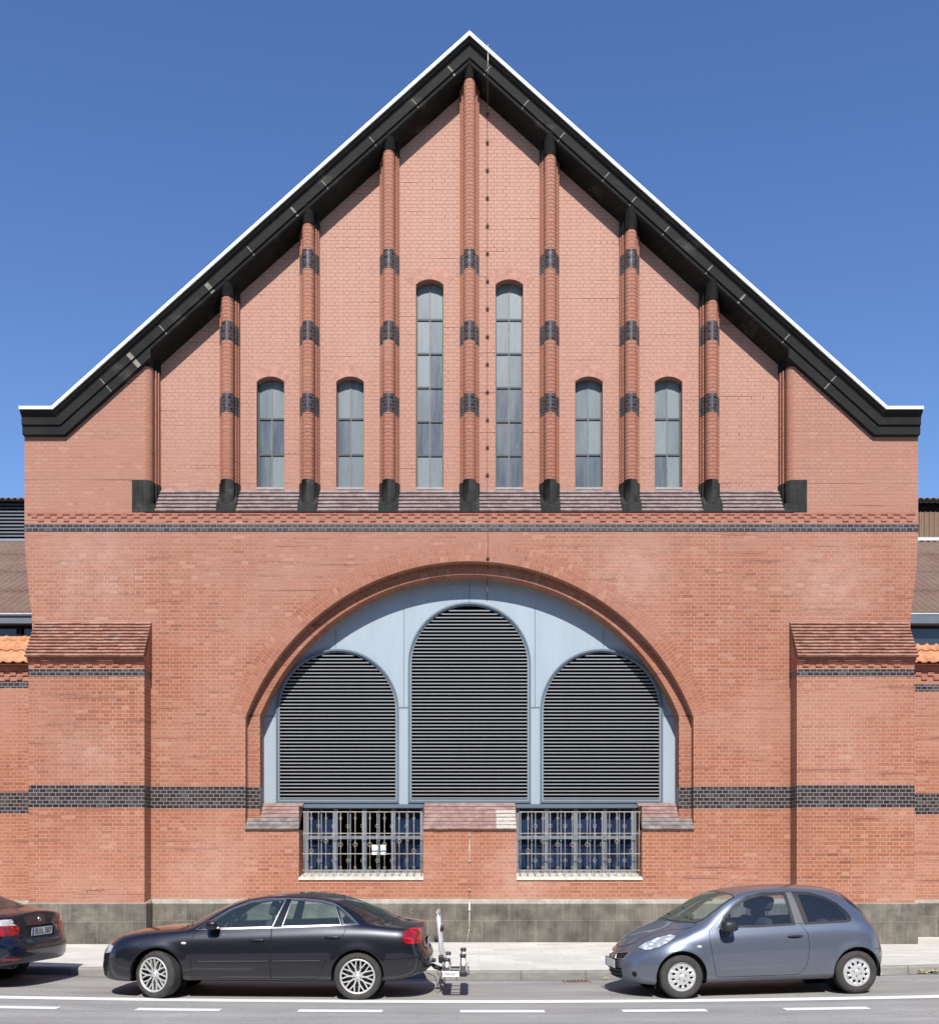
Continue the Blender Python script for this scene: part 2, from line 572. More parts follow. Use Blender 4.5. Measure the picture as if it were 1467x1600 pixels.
M['corr_roof'] = corrugated('brown_fibre_cement', (0.155, 0.095, 0.072), (0.20, 0.15, 0.12))
M['corr_clad'] = corrugated('beige_metal_cladding', (0.20, 0.13, 0.09), (0.18, 0.113, 0.077))
M['gutter'] = plain('grey_gutter_metal', (0.11, 0.13, 0.16), 0.45, var=0.12, scale=3)
M['gutter_top'] = plain('pale_gutter_edge', (0.55, 0.58, 0.60), 0.45, var=0.1)


# ---- ground
def asphalt(name, base, rough=0.9):
    t = NT(name, rough)
    P = t.pos()
    n1 = t.noise(t.map(P, (0.5, 1.1, 1)), 1.0, 5, 0.6)
    n2 = t.noise(t.map(P, (70, 70, 70)), 1.0, 3, 0.6)
    n3 = t.noise(t.map(P, (0.22, 2.6, 1), (4, 4, 0)), 1.0, 4, 0.55)
    c = t.mix(1.0, base, t.ramp(n1, [(0.3, 0.84), (0.7, 1.16)]), 'MULTIPLY')
    c = t.mix(1.0, c, t.ramp(n3, [(0.35, 0.88), (0.65, 1.12)]), 'MULTIPLY')
    c = t.mix(1.0, c, t.ramp(n2, [(0.30, 0.68), (0.72, 1.34)]), 'MULTIPLY')
    vo = t.n('ShaderNodeTexVoronoi')
    vo.feature = 'DISTANCE_TO_EDGE'
    t.put(vo.inputs['Vector'], t.map(t.mix(0.12, P, t.n('ShaderNodeTexNoise').outputs[1], 'ADD'), (0.22, 0.22, 0.22)))
    crack = t.math('MULTIPLY', t.math('LESS_THAN', vo.outputs['Distance'], 0.0035), t.ramp(n1, [(0.5, 0.0), (0.62, 1.0)]))
    c = t.mix(t.math('MULTIPLY', crack, 0.55), c, (0.03, 0.03, 0.03))
    oil = t.ramp(t.noise(t.map(P, (1.7, 2.4, 1), (9, 1, 0)), 1.0, 3, 0.5), [(0.70, 0.0), (0.78, 0.45)])
    c = t.mix(oil, c, (0.10, 0.098, 0.095))
    t.set('Base Color', c)
    t.bump(n2, 0.35, 0.006)
    return t.m


M['road'] = asphalt('grey_asphalt', (0.292, 0.285, 0.265))
M['ground'] = plain('bare_earth', (0.22, 0.20, 0.16), 0.95, var=0.25, scale=0.6)


def paving():
    t = NT('pale_concrete_slabs', 0.9)
    P = t.pos()
    br = t.brick(t.map(P, loc=(0.13, 0.03, 0)), 0.60, 0.40, 0.007, (0, 0, 0), (1, 1, 1), (.5, .5, .5), 0.5, 2, 1, 2, 0.1)
    c = t.ramp(t.sep(br[0])[0], [(0, (0.55, 0.545, 0.475)), (0.5, (0.60, 0.595, 0.52)), (1, (0.65, 0.64, 0.565))])
    n = t.noise(t.map(P, (1.1, 1.1, 1.1)), 1.0, 5, 0.6)
    c = t.mix(1.0, c, t.ramp(n, [(0.3, 0.90), (0.7, 1.08)]), 'MULTIPLY')
    c = t.mix(1.0, c, t.ramp(t.noise(t.map(P, (40, 40, 40)), 1.0, 3), [(0.3, 0.88), (0.7, 1.10)]), 'MULTIPLY')
    c = t.mix(t.math('MULTIPLY', br[1], 0.6), c, (0.45, 0.40, 0.33))
    c = t.mix(t.ramp(t.noise(t.map(P, (5, 5, 5), (3, 3, 3)), 1.0, 2), [(0.70, 0.0), (0.74, 0.35)]), c, (0.30, 0.27, 0.22))
    t.set('Base Color', c)
    t.bump(t.math('MULTIPLY', br[1], -1.0), 0.4, 0.006)
    return t.m


M['paving'] = paving()


def kerb_mat():
    t = NT('concrete_kerb', 0.9)
    P = t.pos()
    br = t.brick(t.map(t.uv(), loc=(0.2, 0.5, 0)), 1.0, 3.0, 0.012, (0, 0, 0), (1, 1, 1), (.5, .5, .5), 0, 2, 1, 2, 0.1)
    c = t.ramp(t.sep(br[0])[0], [(0, (0.22, 0.215, 0.195)), (1, (0.27, 0.262, 0.24))])
    c = t.mix(1.0, c, t.ramp(t.noise(t.map(P, (3, 3, 9)), 1.0, 5, 0.65), [(0.3, 0.78), (0.7, 1.18)]), 'MULTIPLY')
    c = t.mix(t.math('MULTIPLY', br[1], 0.7), c, (0.09, 0.085, 0.075))
    t.set('Base Color', c)
    t.bump(t.noise(t.map(P, (50, 50, 50)), 1.0, 3), 0.3, 0.006)
    return t.m


M['kerb'] = kerb_mat()


def paint_line():
    t = NT('worn_road_paint', 0.75)
    P = t.pos()
    n = t.noise(t.map(P, (55, 55, 55)), 1.0, 4, 0.65)
    n2 = t.noise(t.map(P, (2.5, 6, 1)), 1.0, 4, 0.65)
    wear = t.math('ADD', t.math('MULTIPLY', n, 0.6), t.math('MULTIPLY', n2, 0.4))
    c = t.mix(t.ramp(wear, [(0.60, 0.0), (0.70, 0.65)]), (0.74, 0.73, 0.70), (0.26, 0.26, 0.25))
    t.set('Base Color', c)
    t.bump(n, 0.2, 0.003)
    return t.m


M['line'] = paint_line()
M['rust'] = plain('rusty_cast_iron', (0.21, 0.15, 0.11), 0.85, var=0.35, scale=16, bump=0.4)
M['leaf'] = tile_mat('fallen_yellow_leaf', [(0, (0.55, 0.47, 0.14)), (0.6, (0.66, 0.60, 0.26)), (1, (0.58, 0.44, 0.16))], 0.7)
# ------------------------------------------------------------------ ground, road, pavement, kerb
KY = -5.63                                       # kerb face
PZ = 0.10                                        # pavement height at the facade


def sag(x):
    d = x - 0.3
    k = 0.0020 if d > 0 else 0.0014
    a = min(abs(d), 6.5)
    z = k * a * a
    r = abs(d) - 6.5
    if r > 0:
        z += k * 13 * 1.5 * (1 - math.exp(-r / 1.5))
    return z


def xs_list():
    a = [-60 + 4 * i for i in range(11)]
    b = [-16 + 0.5 * i for i in range(65)]
    c = [20 + 4 * i for i in range(11)]
    return a + b + c


XS = xs_list()


def strip_sheet(name, mat, ys, zf, uvf=None):
    mb = MB()
    for i in range(len(XS) - 1):
        for j in range(len(ys) - 1):
            q = [(XS[i], ys[j]), (XS[i + 1], ys[j]), (XS[i + 1], ys[j + 1]), (XS[i], ys[j + 1])]
            mb.face([(x, y, zf(x, y)) for x, y in q], 0, None, 0.5, True)
    o = mb.build(name, mat)
    tag(o, kind='structure')
    return o


mb = MB()
mb.face([(-400, -400, -0.32), (400, -400, -0.32), (400, 400, -0.32), (-400, 400, -0.32)])
tag(mb.build('ground', M['ground']), kind='structure')

strip_sheet('road', M['road'], [-27.0, -24, -20, -16, -14, -12, -10, -8, -6.6, KY + 0.02], lambda x, y: sag(x))


def pave_z(x, y):
    t = min(1, max(0, (y - KY) / (-0.8 - KY)))
    return (sag(x) + 0.12) * (1 - t) + PZ * t


strip_sheet('pavement', M['paving'], [KY + 0.12, -5, -4, -3, -2, -0.8, 0.4, 2.2], pave_z)

mb = MB()
for i in range(len(XS) - 1):
    a, b = XS[i], XS[i + 1]
    sa, sb = sag(a), sag(b)
    pr = [(KY, -0.06), (KY, 0.095), (KY + 0.012, 0.114), (KY + 0.032, 0.122), (KY + 0.13, 0.122), (KY + 0.13, 0.0)]
    for (y0, z0), (y1, z1) in zip(pr, pr[1:]):
        mb.face([(a, y0, sa + z0), (b, y0, sb + z0), (b, y1, sb + z1), (a, y1, sa + z1)], 0, [(a, z0), (b, z0), (b, z1), (a, z1)])
tag(mb.build('kerb', M['kerb']), kind='structure')

# gutter strip of paler concrete beside the kerb
mb = MB()
for i in range(len(XS) - 1):
    a, b = XS[i], XS[i + 1]
    mb.face([(a, KY - 0.20, sag(a) + 0.004), (b, KY - 0.20, sag(b) + 0.004), (b, KY - 0.004, sag(b) + 0.004), (a, KY - 0.004, sag(a) + 0.004)], 0, [(a, 0), (b, 0), (b, .2), (a, .2)])
tag(mb.build('gutter', M['kerb']), kind='structure')


def line_piece(name, x0, x1, y0, y1):
    mb = MB()
    n = max(2, int((x1 - x0) / 0.25))
    for i in range(n):
        a, b = x0 + (x1 - x0) * i / n, x0 + (x1 - x0) * (i + 1) / n
        mb.face([(a, y0, sag(a) + 0.005), (b, y0, sag(b) + 0.005), (b, y1, sag(b) + 0.005), (a, y1, sag(a) + 0.005)])
    o = mb.build(name, M['line'])
    tag(o, kind='structure')


line_piece('road_line', -40, 40, -DW + 13.72, -DW + 13.99)
for k in range(-12, 13):
    x = 0.405 + k * 1.995
    line_piece('road_dash', x - 0.52, x + 0.52, -DW + 12.90, -DW + 13.11)


# ---- street front added out of view across the road: dark to mirror, cuts skylight
M['render_wall'] = plain('dark_front_render', (0.13, 0.11, 0.095), 0.9, var=0.2, scale=0.8)  # kept dark so the added front bounces little light at the hall
M['front_pane'] = plain('dark_front_pane', (0.02, 0.024, 0.03), 0.15, var=0)
mb = MB()
fy = -27.5
mb.box(-70, 70, fy - 9, fy, -0.3, 11.6, 0)
for fl_ in range(3):
    x = -68
    while x < 68:
        mb.box(x, x + 1.15, fy + .001, fy + .02, 1.1 + fl_ * 3.4, 3.1 + fl_ * 3.4, 1)
        mb.box(x - .12, x + 1.27, fy + .001, fy + .09, .95 + fl_ * 3.4, 1.1 + fl_ * 3.4, 0)
        x += 2.6
mb.box(-70, 70, fy + .0, fy + .35, 11.3, 11.75, 0)
of = mb.build('added_opposite_front', [M['render_wall'], M['front_pane']])
tag(of, kind='structure')
# ------------------------------------------------------------------ the gabled brick hall
hall = empty('brick_hall', (0, 0, PZ))
tag(hall, 'tall red brick gabled hall with black stone cornice and big arched louvre window', 'building')

RF = 0.42                                        # recess of the gable field
XE, XR = 9.27, 9.345                             # facade ends left and right of the axis
AP_D = 0.28                                      # projection of the white coping
ZAP = zz(47, AP_D)                               # apex
XK, ZK = 8.60, zz(634, AP_D)                     # knee of the coping
SL = (ZAP - ZK) / XK
CS = 1 / sqrt(1 + SL * SL)
SP = 1.69                                        # column spacing


def rake(x, t=0.0):
    """height of the coping line at x, t metres below it (square to the slope)"""
    ax = abs(x)
    a = ZAP - SL * ax - t / CS
    return max(a, ZK - t) if ax > XK - 0.6 else a


def rake_path(t):
    zr = ZAP - t / CS
    xk = (zr - (ZK - t)) / SL
    return [(-XE, ZK - t), (-xk, ZK - t), (0, zr), (xk, ZK - t), (XR, ZK - t)]


# ---- main wall (plane 0) with the arched opening
CZ = 3.07                                        # arch centre height
R1, R2 = 4.974, 4.756
HW1, HW2 = 4.667, 4.410
Z_SLOPE = zz(1297)                               # foot of the tiled sills
Z_SILL = zz(1372)                                # window sills


def arch_pts(R, hw, n=56, cz=CZ):
    a = math.acos(hw / R)
    return [(R * cos(a + (pi - 2 * a) * i / n), cz + R * sin(a + (pi - 2 * a) * i / n)) for i in range(n + 1)]


W1 = (xx(467), xx(661))                          # lower windows
W2 = (xx(807), xx(1003))
corb = [(XE, 8.70), (XE - 0.012, 8.3), (XE - 0.04, 7.9), (XE - 0.09, 7.4), (XE - 0.15, 6.95), (XE - 0.165, 6.6)]
xb = corb[-1][0]
XH = 6.758
ZT = 9.05                                        # under the tiled strip
ztop_in = rake(XH, 0.30)
right = [(xb, 0.92)] + corb[::-1] + [(XE, ZK - 0.3), (XK - 0.05, ZK - 0.3), (XH, ztop_in), (XH, ZT)]
outer = [(x + (XR - XE if x > 8.8 else 0), z) for x, z in right] + [(-x, z) for x, z in right[::-1]]
hole = [(HW1, Z_SLOPE)] + arch_pts(R1, HW1) + [(-HW1, Z_SLOPE), (W1[0], Z_SLOPE), (W1[0], Z_SILL), (W1[1], Z_SILL), (W1[1], Z_SLOPE),
                                               (W2[0], Z_SLOPE), (W2[0], Z_SILL), (W2[1], Z_SILL), (W2[1], Z_SLOPE)]
mb = MB()
mb.holed(outer, [hole], 0.0)
mb.rim(outer[::-1], 0.0, 0.9)
# reveals of the big arch (0.22) and of the lower windows (0.62)
ar = arch_pts(R1, HW1)
mb.rim([(HW1, Z_SLOPE)] + ar + [(-HW1, Z_SLOPE)], 0.0, 0.224, closed=False)
for a, b in (W1, W2):
    mb.rim([(b, zz(1262, -.67)), (b, Z_SILL), (a, Z_SILL), (a, zz(1262, -.67))], 0.0, 0.92, closed=False)
# solid brick behind the sloping sills
for a, b in ((-HW1, W1[0]), (W1[1], W2[0]), (W2[1], HW1)):
    mb.face([(a, 0.02, Z_SLOPE), (b, 0.02, Z_SLOPE), (b, 0.66, Z_SLOPE + 0.56), (a, 0.66, Z_SLOPE + 0.56)])
    for x in (a, b):
        mb.face([(x, 0.02, Z_SLOPE), (x, 0.66, Z_SLOPE), (x, 0.66, Z_SLOPE + 0.56)])
# side walls of the hall body behind
for s in (-1, 1):
    x = s * 9.02
    mb.face([(x, 0.9, 0), (x, 34, 0), (x, 34, 10.6), (x, 0.9, 10.6)])
mb.face([(-9.02, 34, 0), (9.02, 34, 0), (9.02, 34, 10.6), (0, 34, 18.2), (-9.02, 34, 10.6)])
wall = mb.build('wall', M['brick'], hall)

# second order of the arch
mb = MB()
inn = arch_pts(R2, HW2)
out2 = [(HW1 + 0.1, Z_SLOPE + .1)] + arch_pts(R1 + 0.1, HW1 + 0.1) + [(-HW1 - 0.1, Z_SLOPE + .1)]
loop = out2 + [(-HW2, Z_SLOPE + .1)] + inn[::-1] + [(HW2, Z_SLOPE + .1)]
# straight jambs
zs_ = inn[0][1]
for s in (-1, 1):
    mb = MB()
    x0, x1 = sorted((s * HW2, s * (HW1 + .1)))
    mb.face([(x0, .22, Z_SLOPE + .1), (x1, .22, Z_SLOPE + .1), (x1, .22, zs_), (x0, .22, zs_)])
    mb.face([(s * HW2, .22, Z_SLOPE + .1), (s * HW2, .70, Z_SLOPE + .1), (s * HW2, .70, zs_), (s * HW2, .22, zs_)], 0,
            [(0, Z_SLOPE + .1), (.48, Z_SLOPE + .1), (.48, zs_), (0, zs_)])
    mb.build('inner_arch_jamb', M['brick_arch_dark'], hall)
mb = MB()
o2 = arch_pts(R1 + .1, HW1 + .1)
L = 0
for i in range(len(inn) - 1):
    a, b, c, d = inn[i], inn[i + 1], o2[i + 1], o2[i]
    dl = sqrt((a[0] - b[0]) ** 2 + (a[1] - b[1]) ** 2)
    mb.face([(a[0], .22, a[1]), (d[0], .22, d[1]), (c[0], .22, c[1]), (b[0], .22, b[1])], 0, [(L, 0), (L, .32), (L + dl, .32), (L + dl, 0)])
    mb.face([(a[0], .22, a[1]), (b[0], .22, b[1]), (b[0], .70, b[1]), (a[0], .70, a[1])], 1, [(L, 0), (L + dl, 0), (L + dl, .48), (L, .48)])
    L += dl
# dark square studs under the inner ring
for i in range(len(inn) - 1):
    pass
mb.build('inner_arch', [M['brick_arch'], M['brick_arch']], hall)

# voussoir ring: three rings of headers, 3 mm proud
mb = MB()
for k, (ra, rb) in enumerate(((R1, R1 + .128), (R1 + .128, R1 + .256), (R1 + .256, R1 + .384))):
    n = 84
    a0 = math.acos(HW1 / R1)
    pa = [(ra * cos(a0 + (pi - 2 * a0) * i / n), CZ + ra * sin(a0 + (pi - 2 * a0) * i / n)) for i in range(n + 1)]
    pb = [(rb * cos(a0 + (pi - 2 * a0) * i / n), CZ + rb * sin(a0 + (pi - 2 * a0) * i / n)) for i in range(n + 1)]
    L = 0
    for i in range(n):
        dl = ra * (pi - 2 * a0) / n
        mb.face([(pa[i][0], -.004, pa[i][1]), (pb[i][0], -.004, pb[i][1]), (pb[i + 1][0], -.004, pb[i + 1][1]), (pa[i + 1][0], -.004, pa[i + 1][1])], 0,
                [(L, k * .128), (L, k * .128 + .128), (L + dl, k * .128 + .128), (L + dl, k * .128)])
        if k == 0:
            mb.face([(pa[i][0], -.004, pa[i][1]), (pa[i + 1][0], -.004, pa[i + 1][1]), (pa[i + 1][0], .0, pa[i + 1][1]), (pa[i][0], .0, pa[i][1])], 0,
                    [(L, 0), (L + dl, 0), (L + dl, .004), (L, .004)])
        L += dl
mb.build('arch_ring', M['brick_arch'], hall)

# ---- gable field (recessed) with six windows
TALL, SHORT = [], []


def win_loop(cx, zb, zt, hw=0.2925, rise=0.11, n=10):
    R = (hw * hw + rise * rise) / (2 * rise)
    cz = zt - R
    a = math.asin(hw / R)
    top = [(cx + R * sin(a - 2 * a * i / n), cz + R * cos(a - 2 * a * i / n)) for i in range(n + 1)]
    return [(cx - hw, zb), (cx + hw, zb)] + top


ZWB = zz(764, -RF)
WINS = []
for cx, yt, cls in ((-4.225, 588, 's'), (-2.535, 588, 's'), (-.845, 436, 't'), (.845, 436, 't'), (2.535, 588, 's'), (4.225, 588, 's')):
    WINS.append((cx, zz(yt, -RF), cls, win_loop(cx, ZWB, zz(yt, -RF))))
fx = 6.58
mb = MB()
mb.holed([(-fx, 8.9), (fx, 8.9), (fx, rake(fx, .28)), (0, rake(0, .28)), (-fx, rake(-fx, .28))], [w[3] for w in WINS], RF)
for w in WINS:
    mb.rim(w[3], RF, RF + .25)
mb.build('gable_wall', M['brick_field'], hall)
for cx, zt, cls, lp in WINS:
    name = 'window'
    dg = RF + .20
    hw = .2925
    n = 6 if cls == 't' else 3
    zt0 = zt - .11
    tr = [zz(y, -dg) for y in ((500, 553, 606, 659, 712) if cls == 't' else (655, 711))]
    zs = [zt - .005] + tr + [ZWB + .02]
    mb = MB()
    # frame: outer angle darkened as if in the reveal's shade, glazing bars
    mb.box(cx - hw, cx - hw + .028, dg - .03, dg + .03, ZWB + .04, zt0 + .06, 1)
    mb.box(cx + hw - .028, cx + hw, dg - .03, dg + .03, ZWB + .04, zt0 + .06, 1)
    mb.box(cx - .013, cx + .013, dg - .018, dg + .02, ZWB + .05, zt - .02, 0)
    for z in tr:
        mb.box(cx - hw + .028, cx - .011, dg - .024, dg + .02, z - .021, z + .016, 1)
        mb.box(cx + .011, cx + hw - .028, dg - .024, dg + .02, z - .021, z + .016, 1)
    fr = mb.build('window', [M['bar'], M['bar_dark']], hall)
    mb = MB()
    R = (hw * hw + .11 * .11) / .22
    for i in range(len(zs) - 1):
        for (xa, xc) in ((cx - hw + .004, cx - .004), (cx + .004, cx + hw - .004)):
            r = random.random()
            if r < .36 and i > 1 - (cls == 's'):
                r *= .35
            else:
                r = .45 + .55 * random.random()
            ty = random.uniform(-.004, .004)
            z1, z0 = zs[i], zs[i + 1]
            if i == 0:
                def top(x):
                    return zt - R + sqrt(max(0, R * R - (x - cx) ** 2)) - .004
                m_ = [xa + (xc - xa) * k / 5 for k in range(6)]
                pts = [(xa, dg + ty, z0), (xc, dg - ty, z0)] + [(x, dg, top(x)) for x in m_[::-1]]
                mb.face(pts, 0, None, r)
            else:
                mb.face([(xa, dg + ty, z0), (xc, dg - ty, z0), (xc, dg, z1), (xa, dg, z1)], 0, None, r)
    mb.build('pane', M['frosted'], fr)
    mb = MB()
    mb.hexa([(cx - hw + .003, RF - .012, ZWB - .012), (cx + hw - .003, RF - .012, ZWB - .012), (cx + hw - .003, dg + .02, ZWB + .01), (cx - hw + .003, dg + .02, ZWB + .01),
             (cx - hw + .003, RF - .012, ZWB + .035), (cx + hw - .003, RF - .012, ZWB + .035), (cx + hw - .003, dg + .02, ZWB + .06), (cx - hw + .003, dg + .02, ZWB + .06)])
    mb.build('sill', M['grey_sill'], fr)

    # soldier arch over the opening
    mb = MB()
    hw, rise, n = .2925, .11, 14
    R = (hw * hw + rise * rise) / (2 * rise)
    cz = zt - R
    a = math.asin(hw / R) * 1.18
    for i in range(n):
        a0, a1 = -a + 2 * a * i / n, -a + 2 * a * (i + 1) / n
        g = (a1 - a0) * .07
        mb.face([(cx + r * sin(b), RF - .003, cz + r * cos(b)) for r, b in ((R, a0 + g), (R, a1 - g), (R + .25, a1 - g), (R + .25, a0 + g))], 0, None, random.random())
    mb.build('window_arch', M['dentil_pale'], fr)

# ---- columns


def pier_section(k=1.0, grow=0.0):
    """half section (x >= 0) from the axis outwards: shaft, roll, step, field; (x, y) with y into the wall"""
    r = .125 + grow
    pts = [(r * sin(a), .125 - r * cos(a)) for a in [pi / 2 * i / 9 for i in range(10)]]
    g = grow
    pts += [(r, .275), (.134 + g, .275)]
    # first roll
    cx, cy, rr = .152 + g, .235, .018
    pts += [(cx + rr * cos(a), cy + rr * sin(a)) for a in [pi * (1 + i / 6) for i in range(0, 7)]]
    pts += [(.170 + g, .330), (.176 + g, .330)]
    # second roll
    cx, cy, rr = .191 + g, .300, .015
    pts += [(cx + rr * cos(a), cy + rr * sin(a)) for a in [pi * (1 + i / 6) for i in range(0, 7)]]
    pts += [(.206 + g, RF + .01)]
    return pts


SEC = pier_section()
HALF_L = [0]
for a, b in zip(SEC, SEC[1:]):
    HALF_L.append(HALF_L[-1] + sqrt((a[0] - b[0]) ** 2 + (a[1] - b[1]) ** 2))


def pier(mb, cx, z0, z1, sec, mi=0, sides=(-1, 1), z1f=None, fwd=0.0):
    for s in sides:
        for i in range(len(sec) - 1):
            a, b = sec[i], sec[i + 1]
            zt_a = z1 if z1f is None else z1f(cx + s * a[0], a[1])
            zt_b = z1 if z1f is None else z1f(cx + s * b[0], b[1])
            q = [(cx + s * a[0], a[1], z0), (cx + s * b[0], b[1], z0), (cx + s * b[0], b[1] - fwd, zt_b), (cx + s * a[0], a[1] - fwd, zt_a)]
            u0, u1 = HALF_L[i] * s, HALF_L[i + 1] * s
            uv = [(u0, z0), (u1, z0), (u1, zt_b), (u0, zt_a)]
            if s < 0:
                q, uv = q[::-1], uv[::-1]
            mb.face(q, mi, uv, .5, i < 9)


ZCAP = {0: (121, 121), 1: (233, 240), 2: (348, 357), 3: (462, 468)}
for k in range(-3, 4):
    cx = k * SP
    zc = zz(ZCAP[abs(k)][0 if k <= 0 else 1])
    z0 = zz(786)
    zb = zz(748)
    mb = MB()
    pier(mb, cx, zb, zc, SEC)
    col = mb.build('column', M['brick_column'], hall)
    mb = MB()
    pier(mb, cx, zc, 0, pier_section(grow=.006), 0, z1f=lambda x, y: max(zc + .02, rake(x, .33)), fwd=.13)
    mb.face([(cx - .131, .0, zc), (cx + .131, .0, zc), (cx + .131, .2, zc), (cx - .131, .2, zc)])
    mb.build('capital', M['dark_stone'], col)
    # base: round stone dying into a square block
    mb = MB()
    g = .012
    sec = pier_section(grow=g)
    pier(mb, cx, z0, zb, sec, 0)
    for s in (-1, 1):
        for i in range(len(sec) - 1):
            a, b = sec[i], sec[i + 1]
            mb.face([(cx + s * a[0], a[1], zb), (cx + s * b[0], b[1], zb), (cx + s * b[0], RF, zb), (cx + s * a[0], RF, zb)])
    zblk = zz(800) + .0
    bw = .205
    mb.hexa([(cx - bw, -.012, zblk), (cx + bw, -.012, zblk), (cx + bw, RF, zblk), (cx - bw, RF, zblk),
             (cx - bw, -.012, zz(787)), (cx + bw, -.012, zz(787)), (cx + bw, .20, zz(772)), (cx - bw, .20, zz(772))])
    mb.build('base', M['base_stone'], col)

for s in (-1, 1):
    cx = s * 6.758
    zc = zz(572)
    mb = MB()
    pier(mb, cx, zz(750), zc, SEC, 0, sides=(-s,))
    hc = mb.build('half_column', M['brick_half'], hall)
    mb = MB()
    pier(mb, cx, zc, 0, pier_section(grow=.006), 0, sides=(-s,), z1f=lambda x, y: max(zc + .02, rake(x, .33)))
    a = sorted((cx, cx + s * .36))
    lo = [(a[0], zc), (a[1], zc)]
    zr = lambda x: max(zc + 0.001, rake(x, .33))
    mb.face([(a[0], -.008, zc), (a[1], -.008, zc), (a[1], -.008, zr(a[1])), (a[0], -.008, zr(a[0]))])
    mb.build('capital', M['dark_stone'], hc)
    mb = MB()
    pier(mb, cx, zz(787), zz(750), pier_section(grow=.012), 0, sides=(-s,))
    a = sorted((cx, cx + s * .27))
    mb.box(a[0], a[1], -.012, .1, zz(800), zz(750))
    a = sorted((cx + s * .001, cx - s * .205))
    mb.box(a[0], a[1], -.014, .3, zz(800), zz(787))
    mb.build('base', M['base_stone'], hc)

# ---- rake cornice: swept profile
PROF_OUT = [(.058, .245), (.085, .240), (.125, .205), (.150, .165), (.172, .150), (.330, .150), (.338, .112), (.520, .110), (.528, .02), (.528, -.05)]
PROF_IN = [(.058, .245), (.085, .240), (.125, .205), (.150, .165), (.172, .150), (.330, .150), (.338, .112), (.392, .104), (.412, .085), (.432, .03), (.445, -.06), (.460, -.20), (.485, -.36), (.51, -RF - .02)]


def sweep(mb, prof, i0, i1, xa=None, xb_=None, mi=0, n=1):
    for (t0, d0), (t1, d1) in zip(prof, prof[1:]):
        A, B = rake_path(t0), rake_path(t1)
        for i in range(i0, i1):
            a0, a1, b0, b1 = A[i], A[i + 1], B[i], B[i + 1]

            def clip(p, q):
                p, q = Vector(p), Vector(q)
                if xa is not None and p.x < xa:
                    p = p.lerp(q, (xa - p.x) / (q.x - p.x))
                if xb_ is not None and q.x > xb_:
                    q = p.lerp(q, (xb_ - p.x) / (q.x - p.x))
                return p, q
            (p, q), (r, s_) = clip(a0, a1), clip(b0, b1)
            mb.face([(p.x, -d0, p.y), (q.x, -d0, q.y), (s_.x, -d1, s_.y), (r.x, -d1, r.y)], mi, None, .5, False)


mb = MB()
XS_ = 6.613
sweep(mb, PROF_OUT, 0, 2, None, -XS_)
sweep(mb, PROF_OUT, 2, 4, XS_, None)
sweep(mb, PROF_IN, 1, 3, -XS_, XS_)
# closing faces where the two profiles change
for s in (-1, 1):
    x = s * XS_
    pts = [(x, -d, rake(x, t)) for t, d in PROF_OUT[6:]] + [(x, -d, rake(x, t)) for t, d in PROF_IN[6:][::-1]]
    mb.face(pts)
    # kneeler end
    xe = XR if s > 0 else -XE
    pts = [(xe, -d, ZK - t) for t, d in PROF_OUT] + [(xe, .9, ZK - .528), (xe, .9, ZK - .058)]
    mb.face(pts)
# back and top
A, B = rake_path(.058), rake_path(.5)
for i in range(4):
    mb.face([(A[i][0], .9, A[i][1]), (A[i + 1][0], .9, A[i + 1][1]), (A[i + 1][0], -.245, A[i + 1][1]), (A[i][0], -.245, A[i][1])])
    mb.face([(A[i][0], .9, A[i][1]), (A[i + 1][0], .9, A[i + 1][1]), (B[i + 1][0], .9, B[i + 1][1]), (B[i][0], .9, B[i][1])])
cornice = mb.build('cornice', M['dark_stone'], hall)
mb = MB()
prof = [(.062, -.95), (0, -.95), (0, AP_D), (.060, AP_D), (.064, .20)]
sweep(mb, prof, 0, 4)
for s in (-1, 1):
    mb.face([(XR if s > 0 else -XE, -d, ZK - t) for t, d in prof])
mb.build('coping', M['white_metal'], cornice)
# pale mortar joints across the stones, every metre or less
for s in (-1, 1):
    u = .55
    while u < 8.3:
        x = s * u
        wd = random.choice((.012, .014, .016, .03, .07))
        mb = MB()
        for (t0, d0), (t1, d1) in (((.18, .152), (.326, .152)),) + ((((.345, .113), (.515, .113)),) if u > XS_ + .25 else (((.342, .114), (.390, .107)),)):
            def Q(xx_, t, d):
                # point on the slope: move square to it
                nx = -SL * CS * (-s)
                return (xx_ - s * SL * CS * t, -d, (ZAP - SL * abs(xx_)) - CS * t)
            mb.face([Q(x, t0, d0), Q(x + s * wd, t0, d0), Q(x + s * wd, t1, d1), Q(x, t1, d1)])
        u += random.uniform(.55, 1.0)
        mb.build('stone_joint', M['pale_joint'], cornice)

# ---- tiled slopes


